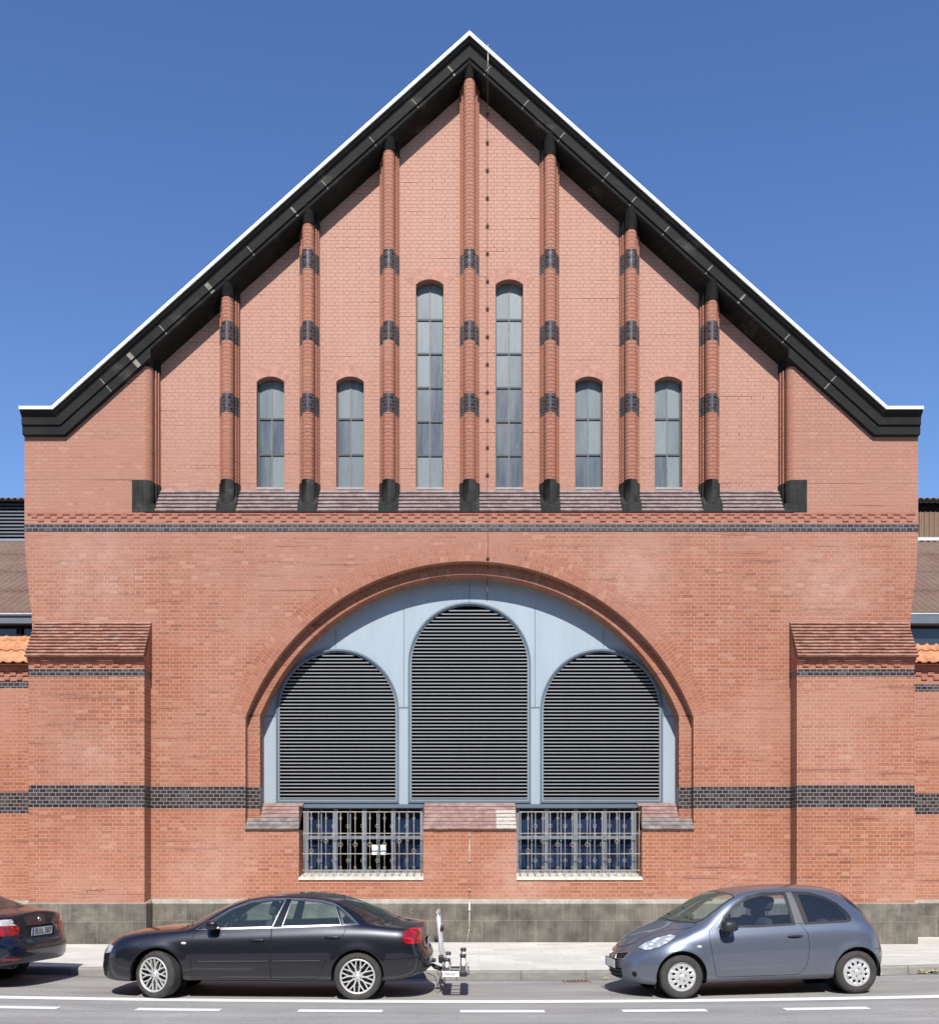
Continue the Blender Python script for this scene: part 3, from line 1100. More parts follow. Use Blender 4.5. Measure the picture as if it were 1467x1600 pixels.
def tile_slope(mb, x0, x1, y0, z0, y1, z1, n, tw, th=.022, jit=.004, x0b=None, x1b=None, lip=.012, rb=0.0):
    """n courses of plain tiles from (y0,z0) at the top to (y1,z1) at the foot; y into the wall is +"""
    dy, dz = (y1 - y0) / n, (z1 - z0) / n
    L = sqrt(dy * dy + dz * dz)
    ty, tz = dy / L, dz / L
    ny, nz = tz, -ty
    if nz < 0:
        ny, nz = -ny, -nz
    for i in range(n):
        f0, f1 = i / n, (i + 1) / n
        xa = x0 + ((x0b if x0b is not None else x0) - x0) * f1
        xc = x1 + ((x1b if x1b is not None else x1) - x1) * f1
        m = max(1, round((xc - xa) / tw))
        off = (i % 2) * .5
        cuts = [xa] + [xa + (k + off) * (xc - xa) / m for k in range(m + 1) if 0.02 < (k + off) * (xc - xa) / m < (xc - xa) - .02] + [xc]
        for a, b in zip(cuts, cuts[1:]):
            r = min(1, max(0, random.random() * .9 + rb))
            j = random.uniform(-jit, jit)
            h = th + random.uniform(-jit, jit) * .6
            ya, za = y0 + dy * i, z0 + dz * i
            yb_, zb_ = y0 + dy * (i + 1) + ty * (lip + j), z0 + dz * (i + 1) + tz * (lip + j)
            g = .0012
            P = [(a + g, yb_, zb_), (b - g, yb_, zb_), (b - g, ya, za), (a + g, ya, za),
                 (a + g, yb_ + ny * h, zb_ + nz * h), (b - g, yb_ + ny * h, zb_ + nz * h), (b - g, ya + ny * .004, za + nz * .004), (a + g, ya + ny * .004, za + nz * .004)]
            mb.hexa(P, 0, r)


edges = [-6.758] + [k * SP for k in range(-3, 4)] + [6.758]
for i in range(8):
    a, b = edges[i] + .205, edges[i + 1] - .205
    mb = MB()
    za, zb = zz(766, -RF), zz(799.5, .0)
    tile_slope(mb, a, b, RF, za, -.004, zb, 6, .165, th=.045, jit=.003)
    mb.build('tiled_sill', M['tile_purple'], hall)

# lower sills: between and beside the two barred windows
mb = MB()
tile_slope(mb, W1[1] + .005, W2[0] - .005, .64, zz(1255, -.64), -.045, zz(1296, .045), 7, .13, th=.026, jit=.004)
lower = mb.build('tiled_sill', M['tile_pink'], hall)
mb = MB()
for s, W in ((-1, W1[0]), (1, W2[1])):
    a, b = sorted((s * (HW1 + .01), W - s * .0))
    a2, b2 = sorted((s * (HW2 - .0), W))
    zt_, zb_ = zz(1255, -.64), zz(1296, .045)
    zm = zt_ + (zb_ - zt_) * 4 / 7
    ym = .64 + (-.045 - .64) * 4 / 7
    mb = MB()
    tile_slope(mb, a2, b2, .64, zt_, ym, zm, 4, .14, th=.026)
    lo = mb.build('tiled_sill', M['tile_pink'], hall)
    mb = MB()
    tile_slope(mb, a, b, ym, zm, -.045, zb_, 3, .14, th=.026)
    mb.build('tile_course', M['tile_grey'], lo)
# whitewashed corner of the middle sill
mb = MB()
zt_, zb_ = zz(1255, -.64), zz(1296, .045)
f = 2.0 / 7
tile_slope(mb, W2[0] - .42, W2[0] - .003, .64 + f * -.685, zt_ + f * (zb_ - zt_) + .006, -.049, zb_ + .006, 5, .13, th=.03)
mb.build('whitewashed_tile', M['white_brick'], lower)

# ---- dentil courses and the string course
mb = MB()
for row, (ya, off) in enumerate(((808.7, 0.0), (814.6, .133))):
    z = zz(ya)
    x = -XE + .15 + off
    while x < XR - .15:
        if random.random() > .04:
            h = random.uniform(-.004, .004)
            mb.box(x, x + .122, -.020 + h * .8, .0, z - .002, z + .066, 0, random.random(), skip='k')
        x += .266
mb.box(-XE + .06, XR - .06, -.021, .0, zz(806.5) + .03, zz(802.0), 0, .5, skip='k')
mb.build('dentil_course', M['dentil'], hall)
mb = MB()
mb.box(-XE - .004, XR + .004, -.012, .0, BAND_UP[0] + .004, BAND_UP[1] - .004, 0, skip='k')
mb.build('string_course', M['brick'], hall)

# ---- plinth
mb = MB()
xp = 9.10
for a, b in ((-6.62, 6.62),):
    mb.box(a, b, -.05, .3, -.2, zz(1413, .05), 0)
    mb.hexa([(a, -.05, zz(1413, .05)), (b, -.05, zz(1413, .05)), (b, .02, zz(1413, .05)), (a, .02, zz(1413, .05)),
             (a, -.052, zz(1411.5, .05)), (b, -.052, zz(1411.5, .05)), (b, .004, zz(1404.5, 0)), (a, .004, zz(1404.5, 0))], 1)
mb.build('plinth', [M['plinth'], M['plinth_cap']], hall)

pl_main = bpy.data.objects['plinth']
for (px, py, r_, e_) in ((603, 1417, .05, .7), (597.5, 1414.5, .028, 1.0), (643, 1424, .035, 1.3), (610, 1420, .03, 1.5)):
    x_, z_ = at(px, py, .05)
    mb = MB()
    mb.tube([(x_ + r_ * cos(.7 + 5.2 * k / 16), -.053, z_ + r_ * e_ * sin(.7 + 5.2 * k / 16)) for k in range(17)], .0035, 5, 0, False)
    mb.build('chalk_scribble', M['chalk'], pl_main)

# ---- buttresses
BD = .44
for s in (-1, 1):
    xo, xi = 9.00, 6.634
    if s > 0:
        xo, xi = 9.085, 6.68
    mb = MB()
    a, b = sorted((s * xo, s * xi))
    zc0 = zz(1037, BD)
    prof = [(-BD, .9), (-BD, zc0), (0.0, zc0)]
    mb.face([(a, -BD, .9), (b, -BD, .9), (b, -BD, zc0), (a, -BD, zc0)])
    for x in (a, b):
        mb.face([(x, -BD, .9), (x, .0, .9), (x, .0, zz(972)), (x, -BD + .02, zc0)])
    bt = mb.build('buttress', M['brick_buttress'], hall)
    mb = MB()
    # corbelled eaves under the tiles
    for i, (d, za, zb) in enumerate(((BD + .03, 1036.5, 1033), (BD + .065, 1033, 1029), (BD + .09, 1029, 1024.5))):
        mb.box(a - .003 - .002 * i, b + .003 + .002 * i, -d, -.02, zz(za, d), zz(zb, d) - .001, 0, .4)
    # dentils
    x = a + .12
    while x < b - .2:
        mb.box(x, x + .125, -BD - .028, -BD + .01, zz(1042.0, BD), zz(1038.2, BD), 0, random.random(), skip='k')
        x += .266
    mb.build('corbel', M['dentil'], bt)
    mb = MB()
    ao, bo = sorted((s * (xo + .03), s * (xi - .02)))
    tile_slope(mb, ao, bo, -.004, zz(972), -BD - .12, zz(1026, BD + .12), 11, .165, th=.056, jit=.006)
    mb.build('tiled_cap', M['tile_red'], bt)
    for x in (a + .012, b - .012):
        mb = MB()
        mb.face([(x, -.0, zz(974)), (x, -BD - .08, zz(1024.5, BD + .1)), (x, -BD + .01, zz(1040, BD)), (x, -.0, zz(1045))])
        mb.build('gable_cheek', M['brick_half'], bt)
    mb = MB()
    zz1 = zz(1413, BD + .05)
    mb.box(a - .05, b + .05, -BD - .05, .2, -.2, zz1, 0)
    mb.hexa([(a - .05, -BD - .05, zz1), (b + .05, -BD - .05, zz1), (b + .05, .15, zz1), (a - .05, .15, zz1),
             (a - .05, -BD - .052, zz1 + .012), (b + .05, -BD - .052, zz1 + .012), (b + .002, .15, zz(1404.5, BD)), (a - .002, .15, zz(1404.5, BD))], 1)
    # cap top toes in to the brick face
    mb.build('plinth', [M['plinth'], M['plinth_cap']], bt)

# ---- blue-grey panel with three louvres in the arch
PD = -.67
PY = .67


def lx(x):
    return xx(x, PD)


louv = [(lx(433), lx(622), zz(1016, PD)), (lx(639), lx(828), zz(943, PD)), (lx(845), lx(1034), zz(1016, PD))]
ZL = zz(1253.5, PD)
ZPB = zz(1262, PD)


def louv_loop(x0, x1, zt, inset=0.0, n=28):
    x0, x1, zt = x0 + inset, x1 - inset, zt - inset
    r = (x1 - x0) / 2
    cx = (x0 + x1) / 2
    return [(x0, ZL + inset), (x1, ZL + inset)] + [(cx + r * cos(pi * i / n), zt - r + r * sin(pi * i / n)) for i in range(n + 1)]


pin = arch_pts(R2 + .08, HW2 + .08)
pan_out = [(HW2 + .08, ZPB)] + pin + [(-HW2 - .08, ZPB)]
mb = MB()
mb.holed(pan_out, [louv_loop(*l) for l in louv], PY)
for l in louv:
    mb.rim(louv_loop(*l), PY, PY + .16)
mb.face([(-HW2 - .08, PY, ZPB), (HW2 + .08, PY, ZPB), (HW2 + .08, PY + .3, ZPB), (-HW2 - .08, PY + .3, ZPB)])
panel = mb.build('louvre_panel', M['panel'], hall)
mb = MB()
mb.box(-HW2, HW2, PY - .03, PY - .001, ZPB - .01, zz(1257, PD), 0)
for x, ya, yb in ((733.5, 908, 941), (524.5, 985, 1013), (942.5, 985, 1013), (631, 950, 1105), (836, 950, 1105)):
    X = lx(x)
    mb.box(X - .006, X + .006, PY - .005, PY - .0005, zz(yb, PD), zz(ya, PD), 0)
for xa, xb2 in ((622, 639), (828, 845)):
    mb.box(lx(xa) + .02, lx(xb2) - .02, PY - .004, PY - .0005, zz(1107, PD), zz(1105, PD), 0)
for s in (-1, 1):
    xj = sorted((s * (HW2 - .02), s * 4.12))
    mb.box(xj[0], xj[1], PY - .004, PY - .0005, zz(1120, PD), zz(1118.6, PD), 0)
mb.build('panel_trim', M['trim'], panel)
for l in louv:
    mb = MB()
    # frame: outer dark angle and inner lighter one
    lo, li = louv_loop(*l, inset=-.018), louv_loop(*l, inset=.022)
    n = len(lo)
    for i in range(n):
        a, b, c, d = lo[i], lo[(i + 1) % n], li[(i + 1) % n], li[i]
        mb.face([(a[0], PY - .045, a[1]), (b[0], PY - .045, b[1]), (c[0], PY - .045, c[1]), (d[0], PY - .045, d[1])], 0)
    mb.rim(lo, PY - .045, PY + .01, 0)
    mb.rim(li, PY - .045, PY + .10, 0)
    li2 = louv_loop(*l, inset=.022)
    lj = louv_loop(*l, inset=.055)
    for i in range(n):
        a, b, c, d = li2[i], li2[(i + 1) % n], lj[(i + 1) % n], lj[i]
        mb.face([(a[0], PY - .005, a[1]), (b[0], PY - .005, b[1]), (c[0], PY - .005, c[1]), (d[0], PY - .005, d[1])], 1)
    # slats
    x0, x1, zt = l
    r = (x1 - x0) / 2 - .05
    cx = (x0 + x1) / 2
    pitch = .0746
    z = ZL + .075
    while z < zt - .09:
        zc = zt - .05 - r
        hw = r if z < zc else sqrt(max(0, r * r - (z + .03 - zc) ** 2)) if (z + .03 - zc) < r else 0
        if hw > .08:
            a, b = cx - hw, cx + hw
            mb.face([(a, PY + .015, z), (b, PY + .015, z), (b, PY + .009, z + .022), (a, PY + .009, z + .022)], 2)
            mb.face([(a, PY + .009, z + .022), (b, PY + .009, z + .022), (b, PY + .13, z + .03), (a, PY + .13, z + .03)], 3)
            mb.face([(a, PY + .015, z), (a, PY + .13, z + .03), (b, PY + .13, z + .03), (b, PY + .015, z)], 3)
        z += pitch
    lb = louv_loop(*l, inset=0)
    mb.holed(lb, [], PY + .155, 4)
    mb.build('louvre', [M['trim'], M['trim_pale'], M['slat'], M['slat_shade'], M['black']], panel)

# ---- the two barred windows


def barred_window(a, b, papers):
    zt, zb = zz(1260, -.8), Z_SILL
    gy = .80
    mb = MB()
    fw = .07
    mb.box(a + .05, b - .05, gy - .04, gy + .03, zb + .03, zb + .14, 0)
    mb.box(a + .05, b - .05, gy - .04, gy + .03, zt - .06, zt + .05, 0)
    n = 4
    w = (b - a - .1) / n
    for i in range(n + 1):
        x = a + .05 + w * i
        mb.box(x - .045, x + .045, gy - .055, gy + .028, zb + .03, zt, 0)
    zm = zz(1309, -.8)
    for i in range(n):
        x = a + .05 + w * i
        mb.box(x + .045, x + w - .045, gy - .035, gy + .02, zm - .035, zm + .035, 0)
        mb.box(x + w / 2 - .014, x + w / 2 + .014, gy - .025, gy + .018, zb + .1, zt, 0)
    fr = mb.build('barred_window', M['lower_frame'], hall)
    mb = MB()
    for i in range(n):
        x = a + .05 + w * i
        for za, zc in ((zb + .14, zm), (zm, zt - .05)):
            ty = random.uniform(-.006, .006)
            mb.face([(x + .03, gy + ty, za), (x + w - .03, gy - ty, za), (x + w - .03, gy, zc), (x + .03, gy, zc)], 0)
    mb.build('pane', M['glass_blue'], fr)
    mb = MB()          # room behind with blue blinds
    mb.box(a - .3, b + .3, gy + .12, gy + 2.2, zb - .6, zt + .08, 1, skip='f')
    for i in range(n):
        if papers and i in (1, 2):
            continue
        x = a + .05 + w * i
        for k in range(6):
            xa, xb2 = x + .05 + (w - .1) * k / 6, x + .05 + (w - .1) * (k + 1) / 6
            mb.face([(xa, gy + .085 + .02 * (k % 2), zb + .05), (xb2, gy + .085 + .02 * ((k + 1) % 2), zb + .05), (xb2, gy + .085 + .02 * ((k + 1) % 2), zt), (xa, gy + .085 + .02 * (k % 2), zt)], 0)
    mb.build('blind', [M['blind'], M['black']], fr)
    mb = MB()
    mb.hexa([(a - .005, -.035, zb - .045), (b + .005, -.035, zb - .045), (b + .005, .78, zb - .045), (a - .005, .78, zb - .045),
             (a - .005, -.035, zb + .005), (b + .005, -.035, zb + .005), (b + .005, .78, zb + .09), (a - .005, .78, zb + .09)])
    mb.build('sill', M['sill'], fr)
    # wrought-iron grille
    mb = MB()
    yg = .10
    g0, g1 = a + .09, b - .045
    ztg = zz(1269, -.1)
    nb = 17
    st = (g1 - g0) / (nb - 1)
    rings = []
    for i in range(nb):
        x = g0 + st * i
        zl = zb + (.04 if i not in (0, nb - 1) else .0)
        mb.tube([(x, yg, zl), (x, yg, ztg)], .0068, 6, 0)
    for y, r in ((1269, .009), (1302.5, .008), (1334.5, .008), (1360, .007)):
        z = zz(y, -.1)
        mb.box(g0 - .03, g1 + .03, yg - .006, yg + .006, z - r, z + r, 0)
    for i in range(1, nb - 1):
        x = g0 + st * i
        rows = []
        if i % 2:
            rows = [(1279, .026)]
        else:
            rows = [(1291, .036)]
        ph = (i - 1) % 14
        rows.append(({0: 1330, 2: 1315, 4: 1320, 6: 1320, 8: 1320, 10: 1320, 12: 1315}.get(ph, 1345), .042 if ph % 2 == 0 else .034))
        if i % 2 == 0:
            rows.append((1306, .024))
        if i % 2:
            rows.append((1356, .024))
        else:
            rows.append((1365, .026))
        for y, r in rows:
            z = zz(y, -.1)
            ring = [(x + r * cos(2 * pi * k / 14), yg - .004, z + r * sin(2 * pi * k / 14)) for k in range(15)]
            mb.tube(ring, .0050, 5, 0, caps=False)
    mb.build('grille', M['iron'], fr)
    return fr


bw1 = barred_window(W1[0], W1[1], True)
bw2 = barred_window(W2[0], W2[1], False)
bw1['label'] = 'barred window with two white papers behind the grille'
bw2['label'] = 'barred window with blue blinds behind the grille'

# ---- lightning conductor down the gable
mb = MB()
X1 = xx(762)
path = [(X1, -.20, zz(72, .3)), (X1, -.20, zz(116, .2)), (X1, RF - .03, rake(X1, .62)), (X1, RF - .03, zz(766, -RF) + .02), (X1, -.03, zz(800)), (X1, -.045, zz(812)), (X1, -.035, zz(840)), (X1, -.03, zz(876)),
        (X1, .19, zz(884)), (X1, .64, zz(915, PD)), (X1, .64, zz(938, PD))]
mb.tube(path, .006, 6, 0)
y = 178
while y < 880:
    if not (760 < y < 830):
        d = -RF if y < 765 else 0
        z = zz(y, d)
        yy = RF if y < 765 else 0
        mb.box(X1 - .02, X1 + .02, yy - .045, yy - .002, z - .012, z + .012, 0)
        mb.box(X1 - .034, X1 + .034, yy - .05, yy - .02, z - .034, z - .012, 0)
    y += 43.3
for k in (0, 1):
    pass
cond = mb.build('lightning_conductor', M['iron_dark'], hall)
mb = MB()
mb.tube([(X1, -.26, zz(112, .3)), (X1, -.26, zz(66, .3))], .008, 6)
mb.build('rod', M['galv'], cond)
mb = MB()
mb.tube([(X1 + .004, PY - .03, zz(910, PD)), (X1 + .004, PY - .03, zz(925, PD))], .012, 6)
mb.build('drip_end', M['galv'], cond)
mb = MB()
mb.tube([(xx(733.5), -.035, zz(1300)), (xx(733.5), -.035, zz(1404)), (xx(733.5), -.085, zz(1408))], .006, 6)
for y in (1305, 1345, 1390):
    z = zz(y)
    mb.box(-.022, .022, -.05, -.002, z - .02, z + .012, 0)
mb.tube([(0.0, -.09, zz(1405, .1)), (0.0, -.09, zz(1452, .1))], .021, 8)
mb.tube([(0.0, -.09, zz(1420, .1)), (0.0, -.09, zz(1424, .1))], .034, 8)
mb.tube([(0.0, -.09, zz(1450, .1)), (-.015, -.09, zz(1457, .1)), (-.055, -.10, zz(1474, .1) - .02)], .011, 8)
mb.build('earth_rod', M['galv'], cond)

# ---- roof of the hall behind the gable
mb = MB()
for s in (-1, 1):
    p = [(s * 9.2, .9, rake(9.2, .3) - .35), (s * 9.2, 34.3, rake(9.2, .3) - .35), (0, 34.3, ZAP - .45), (0, .9, ZAP - .45)]
    mb.face(p)
mb.build('roof', M['corr_roof'], hall)
# ------------------------------------------------------------------ side wings


def wave_sheet(mb, x0, x1, y0, z0, y1, z1, pitch, amp, mi=0, n=None, rows=1):
    n = n or int((x1 - x0) / pitch * 8)
    L = sqrt((y1 - y0) ** 2 + (z1 - z0) ** 2)
    ny, nz = -(z1 - z0) / L, (y1 - y0) / L
    for r in range(rows):
        f0, f1 = r / rows, (r + 1) / rows
        for i in range(n):
            xa, xb_ = x0 + (x1 - x0) * i / n, x0 + (x1 - x0) * (i + 1) / n
            ha, hb = amp * sin(2 * pi * xa / pitch), amp * sin(2 * pi * xb_ / pitch)
            la, lb = .0, (.02 if rows > 1 else 0)

            def P(x, f, h):
                return (x, y0 + (y1 - y0) * f + ny * h, z0 + (z1 - z0) * f + nz * h)
            mb.face([P(xa, f0, ha + lb), P(xb_, f0, hb + lb), P(xb_, f1, hb), P(xa, f1, ha)], mi, None, .5, True)
            if rows > 1:
                mb.face([P(xa, f0, ha - .01), P(xb_, f0, hb - .01), P(xb_, f0, hb + lb), P(xa, f0, ha + lb)], mi, None, .5, False)


def wing(side, label, d):
    s = side
    xi = 8.98
    xa, xb_ = (-30.0, -xi) if s < 0 else (xi, 30.0)
    y = d
    root = empty('side_wing', (s * 19, d, PZ))
    tag(root, label, 'building', None)
    ze = zz(1040, -d)
    mb = MB()
    mb.face([(xa, y, .8), (xb_, y, .8), (xb_, y, ze), (xa, y, ze)])
    mb.face([(xa, y + .5, ze + 1.2), (xb_, y + .5, ze + 1.2), (xb_, y + 6, ze + 1.2), (xa, y + 6, ze + 1.2)])
    xo = s * 30.0
    mb.face([(xo, y, .0), (xo, 34, .0), (xo, 34, ze), (xo, y, ze)])
    mb.build('wall', M['brick_wing'], root)
    mb = MB()
    x = xa + .1
    while x < xb_ - .1:
        mb.box(x, x + .125, y - .03, y, zz(1056, -d), zz(1050, -d), 0, random.random(), skip='k')
        mb.box(x + .133, x + .258, y - .03, y, zz(1062.5, -d), zz(1056.5, -d), 0, random.random(), skip='k')
        x += .266
    mb.box(xa, xb_, y - .05, y, zz(1049, -d), ze, 0, .5)
    mb.build('dentil_course', M['dentil'], root)
    mb = MB()
    pc = zz(1413.5 if s < 0 else 1412, -d + .05)
    mb.box(xa, xb_, y - .05, y + .2, -.2, pc, 0)
    mb.hexa([(xa, y - .052, pc), (xb_, y - .052, pc), (xb_, y + .05, pc), (xa, y + .05, pc), (xa, y - .052, pc + .012), (xb_, y - .052, pc + .012), (xb_, y + .004, pc + .085), (xa, y + .004, pc + .085)], 1)
    mb.build('plinth', [M['plinth'], M['plinth_cap']], root)
    # orange pantiles: two courses and a ridge roll
    mb = MB()
    y0, z0 = y - .22, zz(1036, -d + .22)
    yt = y + .55
    zt = zz(1000, -(yt))
    pit = .21
    for r in range(2):
        f0, f1 = r / 2, (r + 1) / 2
        ya, za, yb, zb = y0 + (yt - y0) * f0, z0 + (zt - z0) * f0, y0 + (yt - y0) * f1, z0 + (zt - z0) * f1
        L = sqrt((yb - ya) ** 2 + (zb - za) ** 2)
        ny, nz = -(zb - za) / L, (yb - ya) / L
        x = xa
        while x < xb_ - .02:
            rr = random.random()
            x2 = min(x + pit, xb_)
            m = 8

            def prof(u):
                return .028 * (sin(pi * min(1, u / .45)) if u < .45 else -.25 * sin(pi * (u - .45) / .55))
            for k in range(m):
                ua, ub = k / m, (k + 1) / m
                pxa, pxb = x + (x2 - x) * ua, x + (x2 - x) * ub
                ha, hb = prof(ua), prof(ub)
                off = .03
                mb.face([(pxa, ya + ny * (ha + off), za + nz * (ha + off)), (pxb, ya + ny * (hb + off), za + nz * (hb + off)),
                         (pxb, yb + ny * hb, zb + nz * hb), (pxa, yb + ny * ha, zb + nz * ha)], 0, None, rr, True)
                mb.face([(pxa, ya + ny * (ha + off - .022), za + nz * (ha + off - .022)), (pxb, ya + ny * (hb + off - .022), za + nz * (hb + off - .022)),
                         (pxb, ya + ny * (hb + off), za + nz * (hb + off)), (pxa, ya + ny * (ha + off), za + nz * (ha + off))], 0, None, rr)
            x = x2
    x = xa + (.1 if s < 0 else .17)
    while x < xb_ - .05:
        x2 = min(x + .40, xb_)
        mb.lathe([(.085, x - .02), (.10, x), (.10, x + .05), (.085, x + .055), (.085, x2)], (0, yt + .03, zt), 'x', 16)
        x = x2
    mb.face([(xa, y0 + .05, z0 - .01), (xb_, y0 + .05, z0 - .01), (xb_, y + .3, z0 - .01), (xa, y + .3, z0 - .01)])
    mb.build('tiled_roof', M['tile_orange'], root)
    # glazing strip set back, dark
    gy = 1.75
    mb = MB()
    zg0, zg1 = ze - .2, zz(966, -gy)
    mb.face([(xa, gy, zg0), (xb_, gy, zg0), (xb_, gy, zg1), (xa, gy, zg1)], 1)
    x = xa + (.35 if s < 0 else .75)
    while x < xb_:
        mb.box(x - .06, x + .06, gy - .08, gy, zg0, zg1, 0)
        x += 1.15
    mb.box(xa, xb_, gy - .05, gy - .002, zg1 - .22, zg1 + .1, 0)
    mb.build('clerestory_glazing', [M['black'], M['glass_solid']], root)
    # gutter board
    gy2 = 1.45
    mb = MB()
    mb.box(xa, xb_, gy2, gy2 + .25, zz(974, -gy2), zz(960, -gy2), 0)
    mb.box(xa, xb_, gy2 - .015, gy2 + .27, zz(960, -gy2) + .001, zz(958.6, -gy2) + .004, 1)
    mb.build('gutter_board', [M['gutter'], M['gutter_top']], root)
    # corrugated slope up to the lantern
    mb = MB()
    ya, za = gy2 + .2, zz(958.5, -(gy2 + .2))
    yb = 7.9
    zb = zz(843, -yb)
    wave_sheet(mb, xa, xb_, ya, za, yb, zb, .177, .026, rows=4)
    rf = mb.build('corrugated_roof', M['corr_roof'], root)
    # lantern
    ly = yb - .15
    z0_, z1_ = zb - .1, zz(781, -ly)
    if s < 0:
        mb = MB()
        mb.face([(xa, ly + .12, z0_), (xb_, ly + .12, z0_), (xb_, ly + .12, z1_), (xa, ly + .12, z1_)], 1)
        z = z0_ + .14
        while z < z1_ - .06:
            mb.face([(xa, ly + .0, z), (xb_, ly + .0, z), (xb_, ly + .01, z + .035), (xa, ly + .01, z + .035)], 2)
            mb.face([(xa, ly + .01, z + .035), (xb_, ly + .01, z + .035), (xb_, ly + .1, z + .10), (xa, ly + .1, z + .10)], 2)
            z += .098
        x = xb_ - .62
        while x > xa:
            mb.box(x - .05, x + .05, ly - .03, ly + .1, z0_, z1_, 0)
            x -= 1.9
        mb.box(xa, xb_, ly - .04, ly + .1, z0_, z0_ + .07, 3)
        mb.build('lantern_louvre', [M['trim'], M['black'], M['slat_dark'], M['trim_pale']], root)
    else:
        mb = MB()
        n = int((xb_ - xa) / .02)
        for i in range(n):
            x0, x1 = xa + (xb_ - xa) * i / n, xa + (xb_ - xa) * (i + 1) / n
            f = lambda x: .02 * max(-1, min(1, 2.2 * sin(2 * pi * x / .14)))
            mb.face([(x0, ly + f(x0), z0_), (x1, ly + f(x1), z0_), (x1, ly + f(x1), zz(800, -ly)), (x0, ly + f(x0), zz(800, -ly))], 0)
        mb.face([(xa, ly + .25, zz(802, -ly)), (xb_, ly + .25, zz(802, -ly)), (xb_, ly + .25, z1_), (xa, ly + .25, z1_)], 1)
        mb.box(xa, xb_, ly - .1, ly, z0_ + .0, z0_ + .09, 2)
        mb.build('lantern_cladding', [M['corr_clad'], M['black'], M['gutter_top']], root)
    mb = MB()
    wave_sheet(mb, xa, xb_, ly - .25, zz(779, -(ly - .25)), ly + 3.2, zz(779, -(ly - .25)) + 1.05, .177, .026)
    mb.build('lantern_roof', M['corr_roof'], root)
    return root


def solid_glass():
    t = NT('dark_reflecting_glass', 0.06)
    t.set('Base Color', (0.03, 0.04, 0.055))
    t.set('Specular IOR Level', 0.6)
    return t.m


M['glass_solid'] = solid_glass()
M['slat_dark'] = sheet_metal('blue_grey_lantern_slat', (0.075, 0.092, 0.11), 0.5)
wing(-1, 'low brick wing with grey louvred lantern above its corrugated roof', .9)
wing(1, 'low brick wing with beige clad lantern above its corrugated roof', 1.4)
# ------------------------------------------------------------------ cars


def pchip(pts):
    xs, ys = [p[0] for p in pts], [p[1] for p in pts]
    n = len(xs)
    h = [xs[i + 1] - xs[i] for i in range(n - 1)]
    dl = [(ys[i + 1] - ys[i]) / h[i] for i in range(n - 1)]
    m = [dl[0]] + [0 if dl[i - 1] * dl[i] <= 0 else 3 * (h[i - 1] + h[i]) / ((2 * h[i] + h[i - 1]) / dl[i - 1] + (h[i] + 2 * h[i - 1]) / dl[i]) for i in range(1, n - 1)] + [dl[-1]]

    def f(x):
        if x <= xs[0]:
            return ys[0]
        if x >= xs[-1]:
            return ys[-1]
        i = 0
        while x > xs[i + 1]:
            i += 1
        t = (x - xs[i]) / h[i]
        return (ys[i] * (1 + 2 * t) * (1 - t) ** 2 + m[i] * h[i] * t * (1 - t) ** 2 + ys[i + 1] * t * t * (3 - 2 * t) + m[i + 1] * h[i] * t * t * (t - 1))
    return f


def pip(x, y, poly):
    c = False
    j = len(poly) - 1
    for i in range(len(poly)):
        a, b = poly[i], poly[j]
        if (a[1] > y) != (b[1] > y) and x < (b[0] - a[0]) * (y - a[1]) / (b[1] - a[1]) + a[0]:
            c = not c
        j = i
    return c


def offset_poly(poly, d):
    """grow (d > 0) or shrink a simple polygon"""
    n = len(poly)
    A = sum(poly[i][0] * poly[(i + 1) % n][1] - poly[(i + 1) % n][0] * poly[i][1] for i in range(n))
    sg = 1 if A > 0 else -1
    out = []
    for i in range(n):
        p0, p1, p2 = Vector(poly[i - 1]), Vector(poly[i]), Vector(poly[(i + 1) % n])
        e0, e1 = (p1 - p0).normalized(), (p2 - p1).normalized()
        n0, n1 = Vector((e0.y, -e0.x)) * sg, Vector((e1.y, -e1.x)) * sg
        b = n0 + n1
        k = b.length_squared
        b = b * (2 / k) if k > 0.6 else b.normalized() * 1.6
        out.append(tuple(p1 + b * d))
    return out


def smooth_poly(poly, it=2):
    for _ in range(it):
        q = []
        n = len(poly)
        for i in range(n):
            a, b = poly[i], poly[(i + 1) % n]
            q += [(a[0] * .75 + b[0] * .25, a[1] * .75 + b[1] * .25), (a[0] * .25 + b[0] * .75, a[1] * .25 + b[1] * .75)]
        poly = q
    return poly


